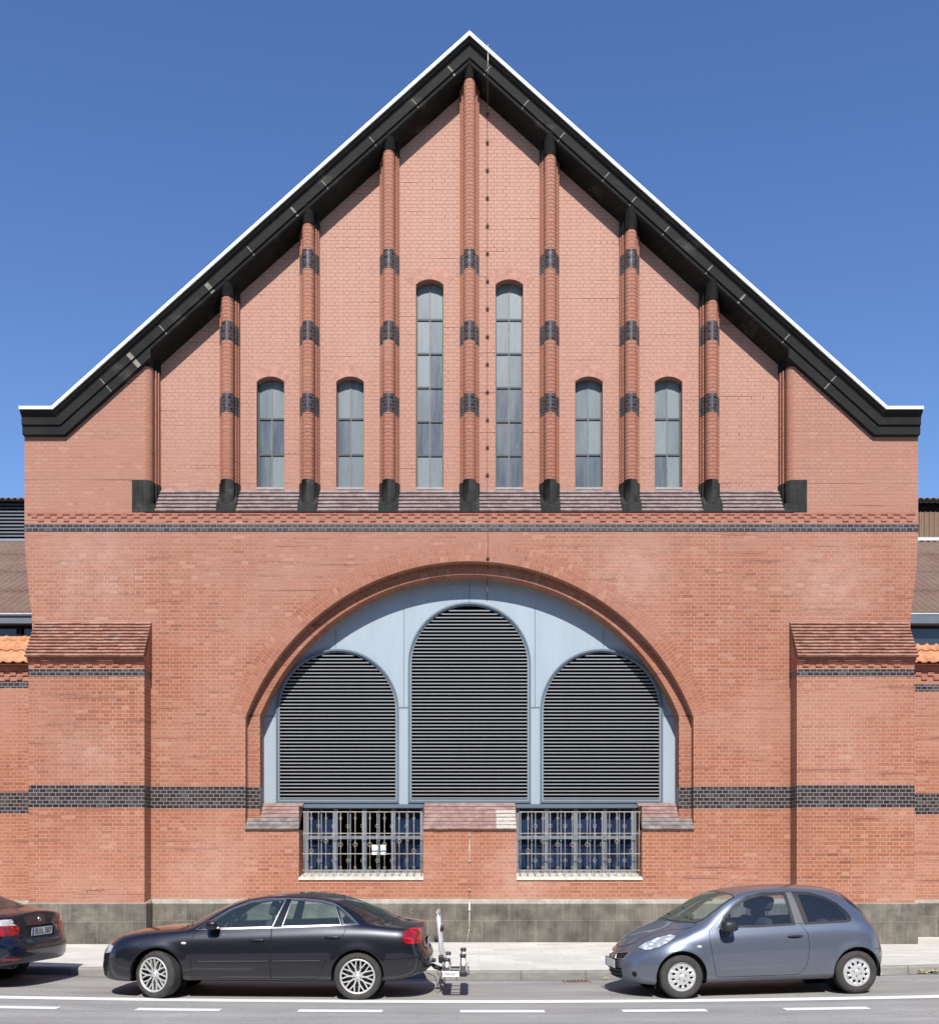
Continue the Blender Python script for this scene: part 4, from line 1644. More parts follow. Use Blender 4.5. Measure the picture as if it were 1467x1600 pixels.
class Shell:
    """car body skin: stations along u (0 = nose), half section swept and mirrored"""

    def __init__(s, P):
        s.P = P
        s.L, s.W = P['L'], P['W']
        s.fn = {k: pchip(P[k]) for k in ('top', 'edge_z', 'edge_y', 'belt_z', 'sill_z', 'prof', 'nose_off', 'tail_off')}
        s.build()

    def plan(s, u):
        P = s.P
        p = 1.0
        Ln, k = P['nose']
        if u < Ln:
            p *= max(0, 1 - (1 - u / Ln) ** k) ** (1 / k)
        Lt, k = P['tail']
        v = s.L - u
        if v < Lt:
            p *= max(0, 1 - (1 - v / Lt) ** k) ** (1 / k)
        return p

    def section(s, u):
        fn, W = s.fn, s.W
        p = s.plan(u)
        zs, zb, ze, zt = fn['sill_z'](u), fn['belt_z'](u), fn['edge_z'](u), fn['top'](u)
        zt = max(zt, zs + .05)
        ze = min(ze, zt - .002)
        zb = min(zb, ze - .004)
        ye = W * fn['edge_y'](u) * p
        pts, reg = [], []
        y0 = W * p * fn['prof'](0)
        for i in range(4):
            pts.append((y0 * i / 4, zs + .02 * (1 - i / 4)))
            reg.append(0)
        nS, nG, nT = 22, 10, 18
        for i in range(nS):
            v = i / nS
            pts.append((W * p * fn['prof'](v), zs + (zb - zs) * v))
            reg.append(1)
        yb = W * p * fn['prof'](1)
        for i in range(nG):
            t = i / nG
            bul = .016 * sin(pi * t) * p
            pts.append((yb + (ye - yb) * t + bul, zb + (ze - zb) * t))
            reg.append(2)
        for i in range(nT + 1):
            t = i / nT
            y = ye * (1 - t)
            pts.append((y, zt - (zt - ze) * (y / ye) ** 2.4 if ye > 1e-6 else zt - (zt - ze) * (1 - t) ** 2.4))
            reg.append(3)
        for _ in range(s.P.get('smooth', 3)):
            q = pts[:]
            for i in range(1, len(pts) - 1):
                if i >= 4:
                    q[i] = ((pts[i - 1][0] + 2 * pts[i][0] + pts[i + 1][0]) / 4, (pts[i - 1][1] + 2 * pts[i][1] + pts[i + 1][1]) / 4)
            pts = q
        return pts, reg

    def build(s):
        P, L = s.P, s.L
        us = set()
        Ln, Lt = P['nose'][0], P['tail'][0]
        for i in range(26):
            us.add(round(Ln * (i / 26) ** 2.4, 5))
            us.add(round(L - Lt * (i / 26) ** 2.4, 5))
        u = Ln
        while u < L - Lt:
            us.add(round(u, 5))
            u += .026
        us = sorted(us)
        bm = bmesh.new()
        lay = bm.faces.layers.int.new('reg')
        rows = []
        hubs, ra, fl = P['hubs'], P['arch_r'], P.get('flare', 0)
        for u in us:
            pts, reg = s.section(u)
            row = []
            for sd in (-1, 1):
                col = []
                for (y, z), rg in zip(pts, reg):
                    x = u
                    if u < Ln:
                        x += s.fn['nose_off'](z) * (1 - u / Ln) ** 2
                    if L - u < Lt:
                        x -= s.fn['tail_off'](z) * (1 - (L - u) / Lt) ** 2
                    yy = y
                    if rg in (1, 2) and fl and y > .3:
                        for hu in hubs:
                            r = sqrt((x - hu) ** 2 + (z - P['arch_z']) ** 2)
                            if r < ra + .25:
                                yy += fl * math.exp(-(max(0, r - ra) / .055) ** 2)
                    col.append(bm.verts.new((x - L / 2, sd * yy, z)))
                row.append(col)
            rows.append((row, reg))
        for (ra_, rg), (rb_, _) in zip(rows, rows[1:]):
            for k, sd in enumerate((-1, 1)):
                a, b = ra_[k], rb_[k]
                for i in range(len(a) - 1):
                    q = [a[i], b[i], b[i + 1], a[i + 1]]
                    if sd > 0:
                        q = q[::-1]
                    f = bm.faces.new(q)
                    f[lay] = rg[i]
                    f.smooth = True
        bmesh.ops.remove_doubles(bm, verts=bm.verts, dist=1e-5)
        bmesh.ops.dissolve_degenerate(bm, edges=bm.edges, dist=1e-6)
        bmesh.ops.recalc_face_normals(bm, faces=bm.faces)
        s.bm = bm
        s.reg = lay
        s.part = bm.faces.layers.int.new('part')
        bm.normal_update()
        s.bvh = BVHTree.FromBMesh(bm)
        s.ids = {}

    def yat(s, u, z, sd=-1):
        h = s.bvh.ray_cast(Vector((u - s.L / 2, sd * 3, z)), Vector((0, -sd, 0)))
        return h[0].y if h[0] else sd * s.W

    def xat(s, y, z, front=True):
        h = s.bvh.ray_cast(Vector((-5 if front else 5, y, z)), Vector((1 if front else -1, 0, 0)))
        return (h[0].x, h[1]) if h[0] else ((-s.L / 2) if front else s.L / 2, Vector((-1, 0, 0)))

    def zat(s, u, y):
        h = s.bvh.ray_cast(Vector((u - s.L / 2, y, 4)), Vector((0, 0, -1)))
        return h[0].z if h[0] else 1.0

    def id(s, name):
        if name not in s.ids:
            s.ids[name] = len(s.ids) + 1
        return s.ids[name]

    def cut(s, poly, ax, filt, name, only=(0,)):
        """cut polygon (in u/z, u/y or y/z) out of the skin and file the faces under name"""
        bm = s.bm
        off = [s.L / 2 if a == 0 else 0 for a in ax]
        pl = [(p[0] - off[0], p[1] - off[1]) for p in poly]
        a0, a1 = ax
        n = len(pl)
        X0, X1, Y0_, Y1_ = min(p[0] for p in pl), max(p[0] for p in pl), min(p[1] for p in pl), max(p[1] for p in pl)

        def near(f, x0, x1, y0, y1):
            c = [v.co for v in f.verts]
            return not (max(v[a0] for v in c) < x0 or min(v[a0] for v in c) > x1 or max(v[a1] for v in c) < y0 or min(v[a1] for v in c) > y1)
        cand = {f for f in bm.faces if near(f, X0, X1, Y0_, Y1_) and filt(f)}
        for i in range(n):
            p, q = pl[i], pl[(i + 1) % n]
            x0, x1, y0, y1 = min(p[0], q[0]) - 1e-4, max(p[0], q[0]) + 1e-4, min(p[1], q[1]) - 1e-4, max(p[1], q[1]) + 1e-4
            fs = []
            fs = [f for f in cand if near(f, x0, x1, y0, y1)]
            if not fs:
                continue
            d = (q[0] - p[0], q[1] - p[1])
            no = [0, 0, 0]
            no[a0], no[a1] = d[1], -d[0]
            co = [0, 0, 0]
            co[a0], co[a1] = p
            es = list({e for f in fs for e in f.edges})
            vs = list({v for f in fs for v in f.verts})
            res = bmesh.ops.bisect_plane(bm, geom=fs + es + vs, dist=1e-5, plane_co=co, plane_no=Vector(no).normalized())
            cand |= {g for g in res['geom'] if isinstance(g, bmesh.types.BMFace)}
            cand = {f for f in cand if f.is_valid}
        k = s.id(name)
        ok = [s.ids[o] if isinstance(o, str) else o for o in only]
        cnt = 0
        for f in cand:
            if f[s.part] in ok:
                c = f.calc_center_median()
                if pip(c[a0], c[a1], pl):
                    f[s.part] = k
                    cnt += 1
        return cnt

    def side(s, sd, regs=(1, 2, 3), ymin=.25):
        def f(face):
            return face[s.reg] in regs and face.calc_center_median().y * sd > ymin
        return f

    def delete(s, name):
        k = s.ids[name]
        bmesh.ops.delete(s.bm, geom=[f for f in s.bm.faces if f[s.part] == k], context='FACES')

    def extract(s, name, oname, mat, parent, push=0.0, flip=False, pred=None):
        k = s.ids.get(name, 0) if isinstance(name, str) else name
        fs = [f for f in s.bm.faces if (pred(f) if pred else f[s.part] == k)]
        idx, vs, ns = {}, [], []
        polys = []
        for f in fs:
            q = []
            for v in f.verts:
                if v not in idx:
                    idx[v] = len(vs)
                    vs.append(v.co + v.normal * push)
                    ns.append(-v.normal if flip else v.normal.copy())
                q.append(idx[v])
            polys.append(q[::-1] if flip else q)
        me = bpy.data.meshes.new(oname)
        me.from_pydata([tuple(v) for v in vs], [], polys)
        me.polygons.foreach_set('use_smooth', [True] * len(polys))
        me.materials.append(mat)
        me.update()
        if vs:
            me.normals_split_custom_set_from_vertices([tuple(n) for n in ns])
        o = bpy.data.objects.new(oname, me)
        C.objects.link(o)
        o.parent = parent
        return o


def split_islands(o):
    """one object per connected piece, keeping parent, material and normals"""
    me = o.data
    par = list(range(len(me.vertices)))

    def find(a):
        while par[a] != a:
            par[a] = par[par[a]]
            a = par[a]
        return a
    for e in me.edges:
        a, b = find(e.vertices[0]), find(e.vertices[1])
        par[a] = b
    groups = {}
    for p in me.polygons:
        groups.setdefault(find(p.vertices[0]), []).append(p)
    if len(groups) < 2:
        return
    for gi, ps in enumerate(groups.values()):
        ix, vs, fs = {}, [], []
        for p in ps:
            q = []
            for v in p.vertices:
                if v not in ix:
                    ix[v] = len(vs)
                    vs.append(tuple(me.vertices[v].co))
                q.append(ix[v])
            fs.append(q)
        m2 = bpy.data.meshes.new(me.name)
        m2.from_pydata(vs, [], fs)
        m2.polygons.foreach_set('use_smooth', [True] * len(fs))
        m2.materials.append(me.materials[0])
        m2.update()
        if gi == 0:
            o.data = m2
        else:
            c = bpy.data.objects.new(o.name, m2)
            C.objects.link(c)
            c.parent = o.parent


def superell(mb, c, r, e=0.6, n=16, m=10, mi=0, rot=None):
    def sp(x, p):
        return math.copysign(abs(x) ** p, x)
    R = rot or Matrix.Identity(3)

    def P(a, b):
        return Vector(c) + R @ Vector((r[0] * sp(cos(b), e) * sp(cos(a), e), r[1] * sp(cos(b), e) * sp(sin(a), e), r[2] * sp(sin(b), e)))
    for i in range(n):
        a0, a1 = 2 * pi * i / n, 2 * pi * (i + 1) / n
        for j in range(m):
            b0, b1 = -pi / 2 + pi * j / m, -pi / 2 + pi * (j + 1) / m
            q = [P(a0, b0), P(a1, b0), P(a1, b1), P(a0, b1)]
            if j == 0:
                q = [q[0], q[2], q[3]]
            elif j == m - 1:
                q = q[:3]
            mb.face(q, mi, None, .5, True)


# ---- car materials
def paint(name, col, rough=0.32, metal=0.55, dust_haze=0.12):
    t = NT(name, rough, metal)
    P = t.obj()
    fl = t.noise(t.map(P, (900, 900, 900)), 1.0, 1)
    c = t.mix(1.0, col, t.ramp(fl, [(0.3, 0.8), (0.7, 1.25)]), 'MULTIPLY')
    z = t.sep(P)[2]
    n = t.noise(t.map(P, (3, 3, 5)), 1.0, 5, .65)
    d = t.math('MULTIPLY', t.ramp(t.math('ADD', z, t.math('MULTIPLY', t.math('SUBTRACT', n, .5), .35)), [(0.20, 1.0), (0.55, 0.0)]), dust_haze)
    t.set('Base Color', t.mix(d, c, (0.16, 0.145, 0.12)))
    t.set('Roughness', t.math('ADD', t.math('MULTIPLY', d, .5), rough))
    t.set('Coat Weight', t.math('SUBTRACT', 1.0, t.math('MULTIPLY', d, 1.6), True))
    t.set('Coat Roughness', 0.025)
    return t.m


CM = {
    'navy_grey': paint('dark_metallic_paint', (0.012, 0.013, 0.021), .34, .5, .2),
    'navy': paint('navy_metallic_paint', (0.008, 0.012, 0.032), .34, .5, .15),
    'blue_grey': paint('blue_grey_metallic_paint', (0.135, 0.158, 0.205), .36, .55, .35),
    'gap': plain('panel_gap_black', (0.004, 0.004, 0.004), .9, var=0),
    'rubber': plain('black_rubber_trim', (0.012, 0.012, 0.012), .6, var=.1),
    'plastic': plain('black_grained_plastic', (0.022, 0.023, 0.025), .45, var=.15, scale=12),
    'chrome': plain('bright_trim', (0.55, 0.55, 0.56), .28, .9, var=0),
    'gloss': plain('gloss_black_pillar', (0.012, 0.013, 0.016), .12, coat=.5, var=0),
    'interior': plain('dark_cabin_plastic', (0.035, 0.036, 0.038), .8, var=.2),
    'seat': plain('charcoal_seat_fabric', (0.035, 0.037, 0.042), .95, var=.25, scale=20),
    'seat_grey': plain('grey_seat_fabric', (0.16, 0.165, 0.165), .95, var=.25, scale=20),
    'headliner': plain('pale_headliner', (0.20, 0.20, 0.19), .95, var=.1),
    'tyre': plain('tyre_rubber', (0.040, 0.038, 0.036), .85, var=.3, scale=8, bump=.3),
    'alloy': plain('silver_alloy', (0.66, 0.655, 0.645), .38, .5, var=.12, scale=10),
    'hubcap': plain('silver_plastic_hubcap', (0.60, 0.60, 0.60), .35, .45, var=.12, scale=10),
    'brake': plain('brake_dark', (0.055, 0.055, 0.055), .5, .5, var=.3, scale=12),
    'plate': plain('white_plate', (0.72, 0.73, 0.72), .5, var=.05),
    'plate_ink': plain('black_plate_ink', (0.02, 0.02, 0.02), .6, var=0),
    'plate_blue': plain('blue_plate_band', (0.02, 0.06, 0.30), .5, var=0),
    'orange': plain('amber_lens', (0.75, 0.30, 0.04), .2, var=.1, coat=.6),
    'pillar_grey': plain('dull_grey_pillar', (0.10, 0.105, 0.115), .5, .2, var=.1),
    'white_lens': plain('clear_marker_lens', (0.62, 0.60, 0.56), .2, var=.1, coat=.6),
}


def lens(name, col, spec=.6, facets=60, contrast=.5):
    t = NT(name, 0.22)
    P = t.obj()
    vo = t.n('ShaderNodeTexVoronoi')
    t.put(vo.inputs['Vector'], t.map(P, (6, 6, 14)))
    vo.inputs['Scale'].default_value = 2
    n = t.ramp(vo.outputs['Distance'], [(0.05, 1 + contrast), (0.6, 1 - contrast)])
    t.set('Base Color', t.mix(1.0, col, n, 'MULTIPLY'))
    t.set('Coat Weight', 1.0)
    t.set('Coat Roughness', .02)
    return t.m


CM['red_lens'] = lens('red_tail_lens', (0.42, 0.008, 0.012))
CM['clear_lens'] = lens('clear_lamp_lens', (0.55, 0.60, 0.66), contrast=.45)
CM['white_band'] = lens('white_lamp_band', (0.62, 0.60, 0.60), contrast=.2)
CM['glass_car'] = window_glass('car_window_glass', (0.82, 0.93, 0.91), 1.6, 0.06, (0.24, 0.36, 0.39))  # teal haze colour puts sky reflection into the panes
CM['glass_tint'] = window_glass('tinted_car_glass', (0.78, 0.86, 0.92), 1.6, 0.05, (0.22, 0.28, 0.36))
CM['glass_screen'] = window_glass('windscreen_glass', (0.88, 0.95, 0.89), 1.4, 0.20, (0.30, 0.34, 0.27))


def wheel(parent, x, y, r, wdt, kind, steer=0.0, sd=-1, rim_r=None):
    """a wheel > tyre, rim ; local y- is the outer face on the near side"""
    w = empty('wheel', (x, y, r))
    w.parent = parent
    w.rotation_euler = (0, random.uniform(0, 1.2), 0) if not steer else (0, 0, steer)
    if sd > 0:
        w.rotation_euler = (0, 0, pi)
    rr = rim_r
    mb = MB()
    h = wdt / 2
    prof = [(rr - .012, h - .03), (rr, h - .012), (rr + .02, h), (r - .045, h + .003), (r - .018, h - .012), (r - .004, h - .03), (r, h - .06)]
    full = [(a, b) for a, b in prof] + [(a, -b) for a, b in prof[::-1]]
    mb.lathe([(a, -b) for a, b in full], (0, 0, 0), 'y', 56)
    # tread grooves across the shoulder: black strips painting their shade
    for k in range(64):
        a = 2 * pi * k / 64
        for s_ in (-1, 1):
            a2 = a + .02
            q = [((r + .0015) * cos(t_), yy, (r + .0015) * sin(t_)) for t_, yy in ((a, s_ * (h - .075)), (a2, s_ * (h - .075)), (a2 + .012, s_ * (h - .05)), (a + .012, s_ * (h - .05)))]
            mb.face(q, 1)
    for yy in (-.035, 0, .035):  # black rings standing in for shaded grooves
        mb.lathe([(r + .001, yy - .005), (r + .001, yy + .005)], (0, 0, 0), 'y', 56, 1)
    mb.build('tyre', [CM['tyre'], CM['gap']], w, local=True)
    mb = MB()
    # barrel and brake behind
    mb.lathe([(rr - .012, -h + .02), (rr - .022, -h + .06), (rr - .03, h - .05)], (0, 0, 0), 'y', 40, 1)
    mb.lathe([(0, -h + .10), (rr - .03, -h + .10)], (0, 0, 0), 'y', 32, 1)
    mb.lathe([(rr - .07, -h + .085), (.06, -h + .085)], (0, 0, 0), 'y', 32, 2)
    yo = -h - .004
    if kind == 'spokes':
        mb.lathe([(rr + .002, -h + .012), (rr + .002, yo + .006), (rr - .004, yo), (rr - .018, yo + .004), (rr - .024, yo + .03)], (0, 0, 0), 'y', 56, 0)
        mb.lathe([(0, yo + .016), (.030, yo + .016), (.034, yo + .02), (.066, yo + .026), (.07, yo + .05)], (0, 0, 0), 'y', 32, 0)

        def bar(r0, a0, w0, y0, r1, a1, w1, y1):
            p0 = Vector((r0 * cos(a0), 0, r0 * sin(a0)))
            p1 = Vector((r1 * cos(a1), 0, r1 * sin(a1)))
            t = (p1 - p0).normalized()
            nn = Vector((-t.z, 0, t.x))
            q = []
            for dy in (.028, 0):
                q += [p0 - nn * w0 + Vector((0, y0 + dy, 0)), p1 - nn * w1 + Vector((0, y1 + dy, 0)), p1 + nn * w1 + Vector((0, y1 + dy, 0)), p0 + nn * w0 + Vector((0, y0 + dy, 0))]
            mb.hexa(q, 0)
        for k in range(10):
            a = 2 * pi * k / 10 + .1
            bar(.055, a, .010, yo + .024, .125, a, .0095, yo + .016)
            for s_ in (-1, 1):
                bar(.118, a + s_ * .02, .008, yo + .0165, rr - .012, a + s_ * .19, .0075, yo + .006)
        for k in range(5):
            a = 2 * pi * k / 5 + .4
            mb.lathe([(0, yo + .018), (.0085, yo + .018), (.0085, yo + .03)], (.05 * cos(a), 0, .05 * sin(a)), 'y', 8, 1)
    else:
        def dome(r_):
            return yo + .012 - .016 * (1 - (r_ / rr) ** 2) + .010 * (r_ / rr) ** 6
        n = 11
        rh0, rh1 = rr * .80, .021
        outer = [(rr * 1.0 * cos(2 * pi * i / 72), rr * 1.0 * sin(2 * pi * i / 72)) for i in range(72)]
        holes = []
        for k in range(n):
            a = 2 * pi * k / n
            hl = []
            for i in range(14):
                b = 2 * pi * i / 14
                er, et = .024 * cos(b), .0175 * sin(b) * (1 + .15 * cos(b))
                hl.append(((rh0 - .03 + er) * cos(a) - et * sin(a), (rh0 - .03 + er) * sin(a) + et * cos(a)))
            holes.append(hl)
        loops = [[Vector((p[0], p[1], 0)) for p in Lp] for Lp in [outer] + holes]
        # a ring of extra points keeps the dome smooth
        flat = [p for Lp in loops for p in Lp]
        inner = [Vector((.10 * cos(2 * pi * i / 40), .10 * sin(2 * pi * i / 40), 0)) for i in range(40)]
        for t_ in tessellate_polygon(loops + [inner]):
            allp = flat + inner
            mb.face([(allp[i].x, dome(allp[i].length), allp[i].y) for i in t_], 0, None, .5, True)
        mb.lathe([(.10, dome(.10)), (.06, dome(.06)), (.034, dome(.03)), (.030, dome(.03) - .004), (0, dome(0) - .005)], (0, 0, 0), 'y', 40, 0)
        for hl in holes:
            for i in range(14):
                p, q = hl[i], hl[(i + 1) % 14]
                d0, d1 = dome(sqrt(p[0] ** 2 + p[1] ** 2)), dome(sqrt(q[0] ** 2 + q[1] ** 2))
                mb.face([(p[0], d0, p[1]), (q[0], d1, q[1]), (q[0], d1 + .02, q[1]), (p[0], d0 + .02, p[1])], 0)
        mb.lathe([(rr, yo + .006), (rr + .004, yo + .012), (rr, yo + .03)], (0, 0, 0), 'y', 56, 0)
        for k in range(4):
            a = 2 * pi * k / 4 + .5
            mb.lathe([(.007, dome(.05) - .003), (.012, dome(.05) - .003), (.012, dome(.05) + .004)], (.052 * cos(a), 0, .052 * sin(a)), 'y', 10, 2)
    mb.build('rim', [CM['alloy'] if kind == 'spokes' else CM['hubcap'], CM['gap'], CM['brake']], w, local=True)
    return w


def seat(parent, u, y, L, back_u, mat, h=1.0, hr=1.18):
    s = MB()
    x = u - L / 2
    superell(s, (x + .02, y, .45), (.27, .25, .09), .5)
    R = Matrix.Rotation(radians(-16), 3, 'Y') if False else Matrix.Rotation(radians(16), 3, 'Y')
    superell(s, (x + .30, y, .72), (.075, .24, .32), .55, rot=R)
    o = s.build('seat', mat, parent, local=True)
    s = MB()
    superell(s, (x + .41, y, hr), (.055, .135, .105), .65, rot=R)
    for k in (-.05, .05):
        s.tube([(x + .38, y + k, hr - .20), (x + .405, y + k, hr - .05)], .007, 6)
    s.build('headrest', mat, o, local=True)


def plate_on(parent, x, y, z, nrm, w=.52, h=.11, text=None, name='licence_plate', tilt=0.0):
    """flat plate with its face along nrm (unit vector, horizontal)"""
    nrm = Vector((nrm[0], nrm[1], 0)).normalized()
    right = Vector((0, 0, 1)).cross(nrm)
    up = Vector((0, 0, 1))
    up = (up + nrm * tilt).normalized()
    nrm = right.cross(up)
    M4 = Matrix((right, up, nrm)).transposed().to_4x4()
    M4.translation = Vector((x, y, z))
    mb = MB()

    def bx(x0, x1, y0, y1, z0, z1, mi):
        P = [M4 @ Vector(p) for p in ((x0, y0, z0), (x1, y0, z0), (x1, y1, z0), (x0, y1, z0), (x0, y0, z1), (x1, y0, z1), (x1, y1, z1), (x0, y1, z1))]
        mb.hexa(P, mi)
    bx(-w / 2 - .01, w / 2 + .01, -h / 2 - .01, h / 2 + .01, -.012, .0, 2)
    bx(-w / 2, w / 2, -h / 2, h / 2, .0, .004, 0)
    bx(-w / 2, -w / 2 + .042, -h / 2, h / 2, .004, .0055, 1)
    o = mb.build(name, [CM['plate'], CM['plate_blue'], CM['plastic']], parent, local=True)
    if text:
        MT = M4 @ Matrix.Translation((.022, 0, .0062))
        t = text_mb(text, .115, MT, .0004, .0012)
        t.build('plate_lettering', CM['plate_ink'], o, local=True)
    return o


def arch_poly(u, z, r, n=30):
    return [(u + r * cos(pi * i / n), z + r * sin(pi * i / n)) for i in range(n + 1)] + [(u - r, -.5), (u + r, -.5)]


def make_car(name, P, loc, yaw, pitch, label, steer=0.0):
    S = Shell(P)
    L, W = S.L, S.W
    root = empty(name, loc, (0, pitch, yaw))
    tag(root, label, 'car')
    glass, body = P['glass'], CM[P['paint']]
    doors = []
    for sd in (-1, 1):
        g = S.side(sd, (0, 1), .42)
        for hu in P['hubs']:
            S.cut(arch_poly(hu, P['arch_z'], P['arch_r']), (0, 2), g, 'arch_cut')
        k = 'n' if sd < 0 else 'f'
        f = S.side(sd, (1, 2, 3), .3)
        # window surround, pillars, panes
        for i, dl in enumerate(P['dlo']):
            S.cut(offset_poly(dl, P['trim_w']), (0, 2), f, f'trim{i}{k}')
            S.cut(dl, (0, 2), f, f'pillar{i}{k}', (f'trim{i}{k}',))
        for i, (wn, owner) in enumerate(P['windows']):
            src = [0] + [f'pillar{j}{k}' for j in range(len(P['dlo']))]
            if P.get('win_frame'):
                S.cut(offset_poly(wn, P['win_frame']), (0, 2), f, f'frame{i}{k}', src)
                src = [f'frame{i}{k}']
            S.cut(wn, (0, 2), f, f'win{i}{k}', src)
        # lamps
        for lp, nm in P['side_lamps']:
            S.cut(lp, (0, 2), S.side(sd, (1, 2, 3), P.get('lamp_ymin', {}).get(nm, .28)), nm + k)
        # doors
        for i, dr in enumerate(P['doors']):
            S.cut(dr, (0, 2), f, f'gap{k}')
            S.cut(offset_poly(dr, -.0065), (0, 2), f, f'door{i}{k}', (f'gap{k}',))
        for i, (ln, wd) in enumerate(P.get('seams', [])):
            S.cut(ln, (0, 2), f, f'gap{k}')
    # screens in plan
    for nm, (pl, u0, u1) in P['screens'].items():
        flt = lambda fc, a=u0, b=u1: fc[S.reg] in (2, 3) and a < fc.calc_center_median().x + L / 2 < b and fc.normal.z > .12
        S.cut(offset_poly(pl, .018), (0, 1), flt, nm + '_seal')
        S.cut(pl, (0, 1), flt, nm, (nm + '_seal',))
    # front and rear faces (y, z)
    for nm, pl, front in P['end_panels']:
        flt = (lambda fc: fc.normal.x < -.25 and fc.calc_center_median().x < -L / 2 + .6) if front else (lambda fc: fc.normal.x > .25 and fc.calc_center_median().x > L / 2 - .55)
        base = [0] + [S.ids[q] for q in P.get('over', {}).get(nm, []) if q in S.ids]
        S.cut(pl, (1, 2), flt, nm, base)
    if P.get('hood_seam'):
        flt = lambda fc: fc[S.reg] in (2, 3) and fc.calc_center_median().x + L / 2 < P['hood_seam'][1] and fc.normal.z > .2
        S.cut(offset_poly(P['hood_seam'][0], .004), (0, 1), flt, 'hood_gap')
        S.cut(offset_poly(P['hood_seam'][0], -.004), (0, 1), flt, 'bonnet', ('hood_gap',))
    if P.get('boot_seam'):
        flt = lambda fc: fc[S.reg] in (2, 3) and fc.calc_center_median().x + L / 2 > P['boot_seam'][1] and fc.normal.z > .35
        S.cut(offset_poly(P['boot_seam'][0], .004), (0, 1), flt, 'hood_gap')
        S.cut(offset_poly(P['boot_seam'][0], -.004), (0, 1), flt, 'boot_lid', ('hood_gap',))
    S.bm.normal_update()
    S.delete('arch_cut')
    k0 = S.part
    gaps = {S.ids[n_] for n_ in S.ids if n_.startswith('gap') or n_ == 'hood_gap'}
    seals = {S.ids[n_] for n_ in S.ids if n_.endswith('_seal')}
    # ---- extraction
    S.extract(0, 'body', body, root, pred=lambda f: f[k0] == 0 and f[S.reg] != 0)
    S.extract(0, 'underbody', CM['rubber'], root, pred=lambda f: f[k0] == 0 and f[S.reg] == 0)
    split_islands(S.extract(0, 'panel_gap', CM['gap'], root, push=-.004, pred=lambda f: f[k0] in gaps))
    split_islands(S.extract(0, 'screen_seal', CM['rubber'], root, pred=lambda f: f[k0] in seals))
    for nm in ('bonnet', 'boot_lid'):
        if nm in S.ids:
            S.extract(nm, nm, body, root)
    wins = {S.ids[n_] for n_ in S.ids if n_.startswith('win')} | {S.ids[n_] for n_ in P['screens']}
    S.extract(0, 'headliner', CM['headliner'], root, push=-.022, flip=True, pred=lambda f: f[S.reg] in (2, 3) and f[k0] not in wins and f[k0] not in seals
              and P['cabin'][0] < f.calc_center_median().x + L / 2 < P['cabin'][1] and f.calc_center_median().z > P['cabin'][2])
    for nm in P['screens']:
        S.extract(nm, nm, CM['glass_screen'] if nm == 'windscreen' else CM[glass], root)
    for k in 'nf':
        sd = -1 if k == 'n' else 1
        drs = []
        for i in range(len(P['doors'])):
            d = S.extract(f'door{i}{k}', 'door', body, root)
            drs.append(d)
        for i in range(len(P['dlo'])):
            S.extract(f'trim{i}{k}', 'window_trim', CM[P['trim']], root, push=.002)
            S.extract(f'pillar{i}{k}', 'pillar_trim', CM[P['pillar']], root)
        for i, (wn, owner) in enumerate(P['windows']):
            S.extract(f'win{i}{k}', 'window', CM[glass], drs[owner] if owner is not None else root)
            if P.get('win_frame'):
                S.extract(f'frame{i}{k}', 'window_frame', CM[P['trim']], drs[owner] if owner is not None else root, push=.002)
        for lp, nm in P['side_lamps']:
            split_islands(S.extract(nm + k, nm, CM[P['lamp_mat'][nm]], root, push=P.get('lamp_push', .003)))
        # handles
        for i, (hu, hz) in enumerate(P['handles']):
            y = S.yat(hu, hz, sd)
            mb = MB()
            superell(mb, (hu - L / 2, y + sd * .014, hz + .006), (P['handle_l'], .014, .017), .7, 16, 8)
            superell(mb, (hu - L / 2 - .01, y - sd * .002, hz - .004), (P['handle_l'] * .62, .008, .026), .8, 16, 8, 1)
            mb.build('handle', [CM[P['handle_mat']], CM['gap']], drs[min(i, len(drs) - 1)], local=True)
        if P.get('moulding'):
            for di, (a, b) in enumerate(P['moulding']):
                mb = MB()
                pts = []
                for i in range(15):
                    u = a[0] + (b[0] - a[0]) * i / 14
                    z = a[1] + (b[1] - a[1]) * i / 14
                    pts.append((u - L / 2, S.yat(u, z, sd), z))
                for p, q in zip(pts, pts[1:]):
                    for (dy0, dz0), (dy1, dz1), mi in (((-.002, -.012), (.008, -.010), 0), ((.008, -.010), (.009, .008), 0), ((.009, .008), (.010, .011), 1), ((.010, .011), (-.002, .013), 0)):
                        mb.face([(p[0], p[1] + sd * dy0, p[2] + dz0), (q[0], q[1] + sd * dy0, q[2] + dz0), (q[0], q[1] + sd * dy1, q[2] + dz1), (p[0], p[1] + sd * dy1, p[2] + dz1)], mi)
                mb.build('side_moulding', [body, CM['chrome']], drs[di], local=True)
        # mirror on the front door
        mu, mz, ms = P['mirror']
        y = S.yat(mu, mz - .03, sd)
        mb = MB()
        superell(mb, (mu + ms[0] * .25 - L / 2, y + sd * (.06 + ms[1]), mz), ms, .62, 20, 12, 0)
        mb.tube([(mu - L / 2, y - sd * .01, mz - .05), (mu + .02 - L / 2, y + sd * .07, mz - .04)], .028, 8, 1)
        mb.face([(mu + ms[0] * 1.18 - L / 2, y + sd * (.06 + ms[1] * .2), mz - ms[2] * .7), (mu + ms[0] * 1.18 - L / 2, y + sd * (.06 + ms[1] * 1.8), mz - ms[2] * .7), (mu + ms[0] * 1.18 - L / 2, y + sd * (.06 + ms[1] * 1.8), mz + ms[2] * .7), (mu + ms[0] * 1.18 - L / 2, y + sd * (.06 + ms[1] * .2), mz + ms[2] * .7)], 2)
        mb.build('mirror', [CM[P['mirror_mat']], CM['plastic'], CM['chrome']], drs[0], local=True)
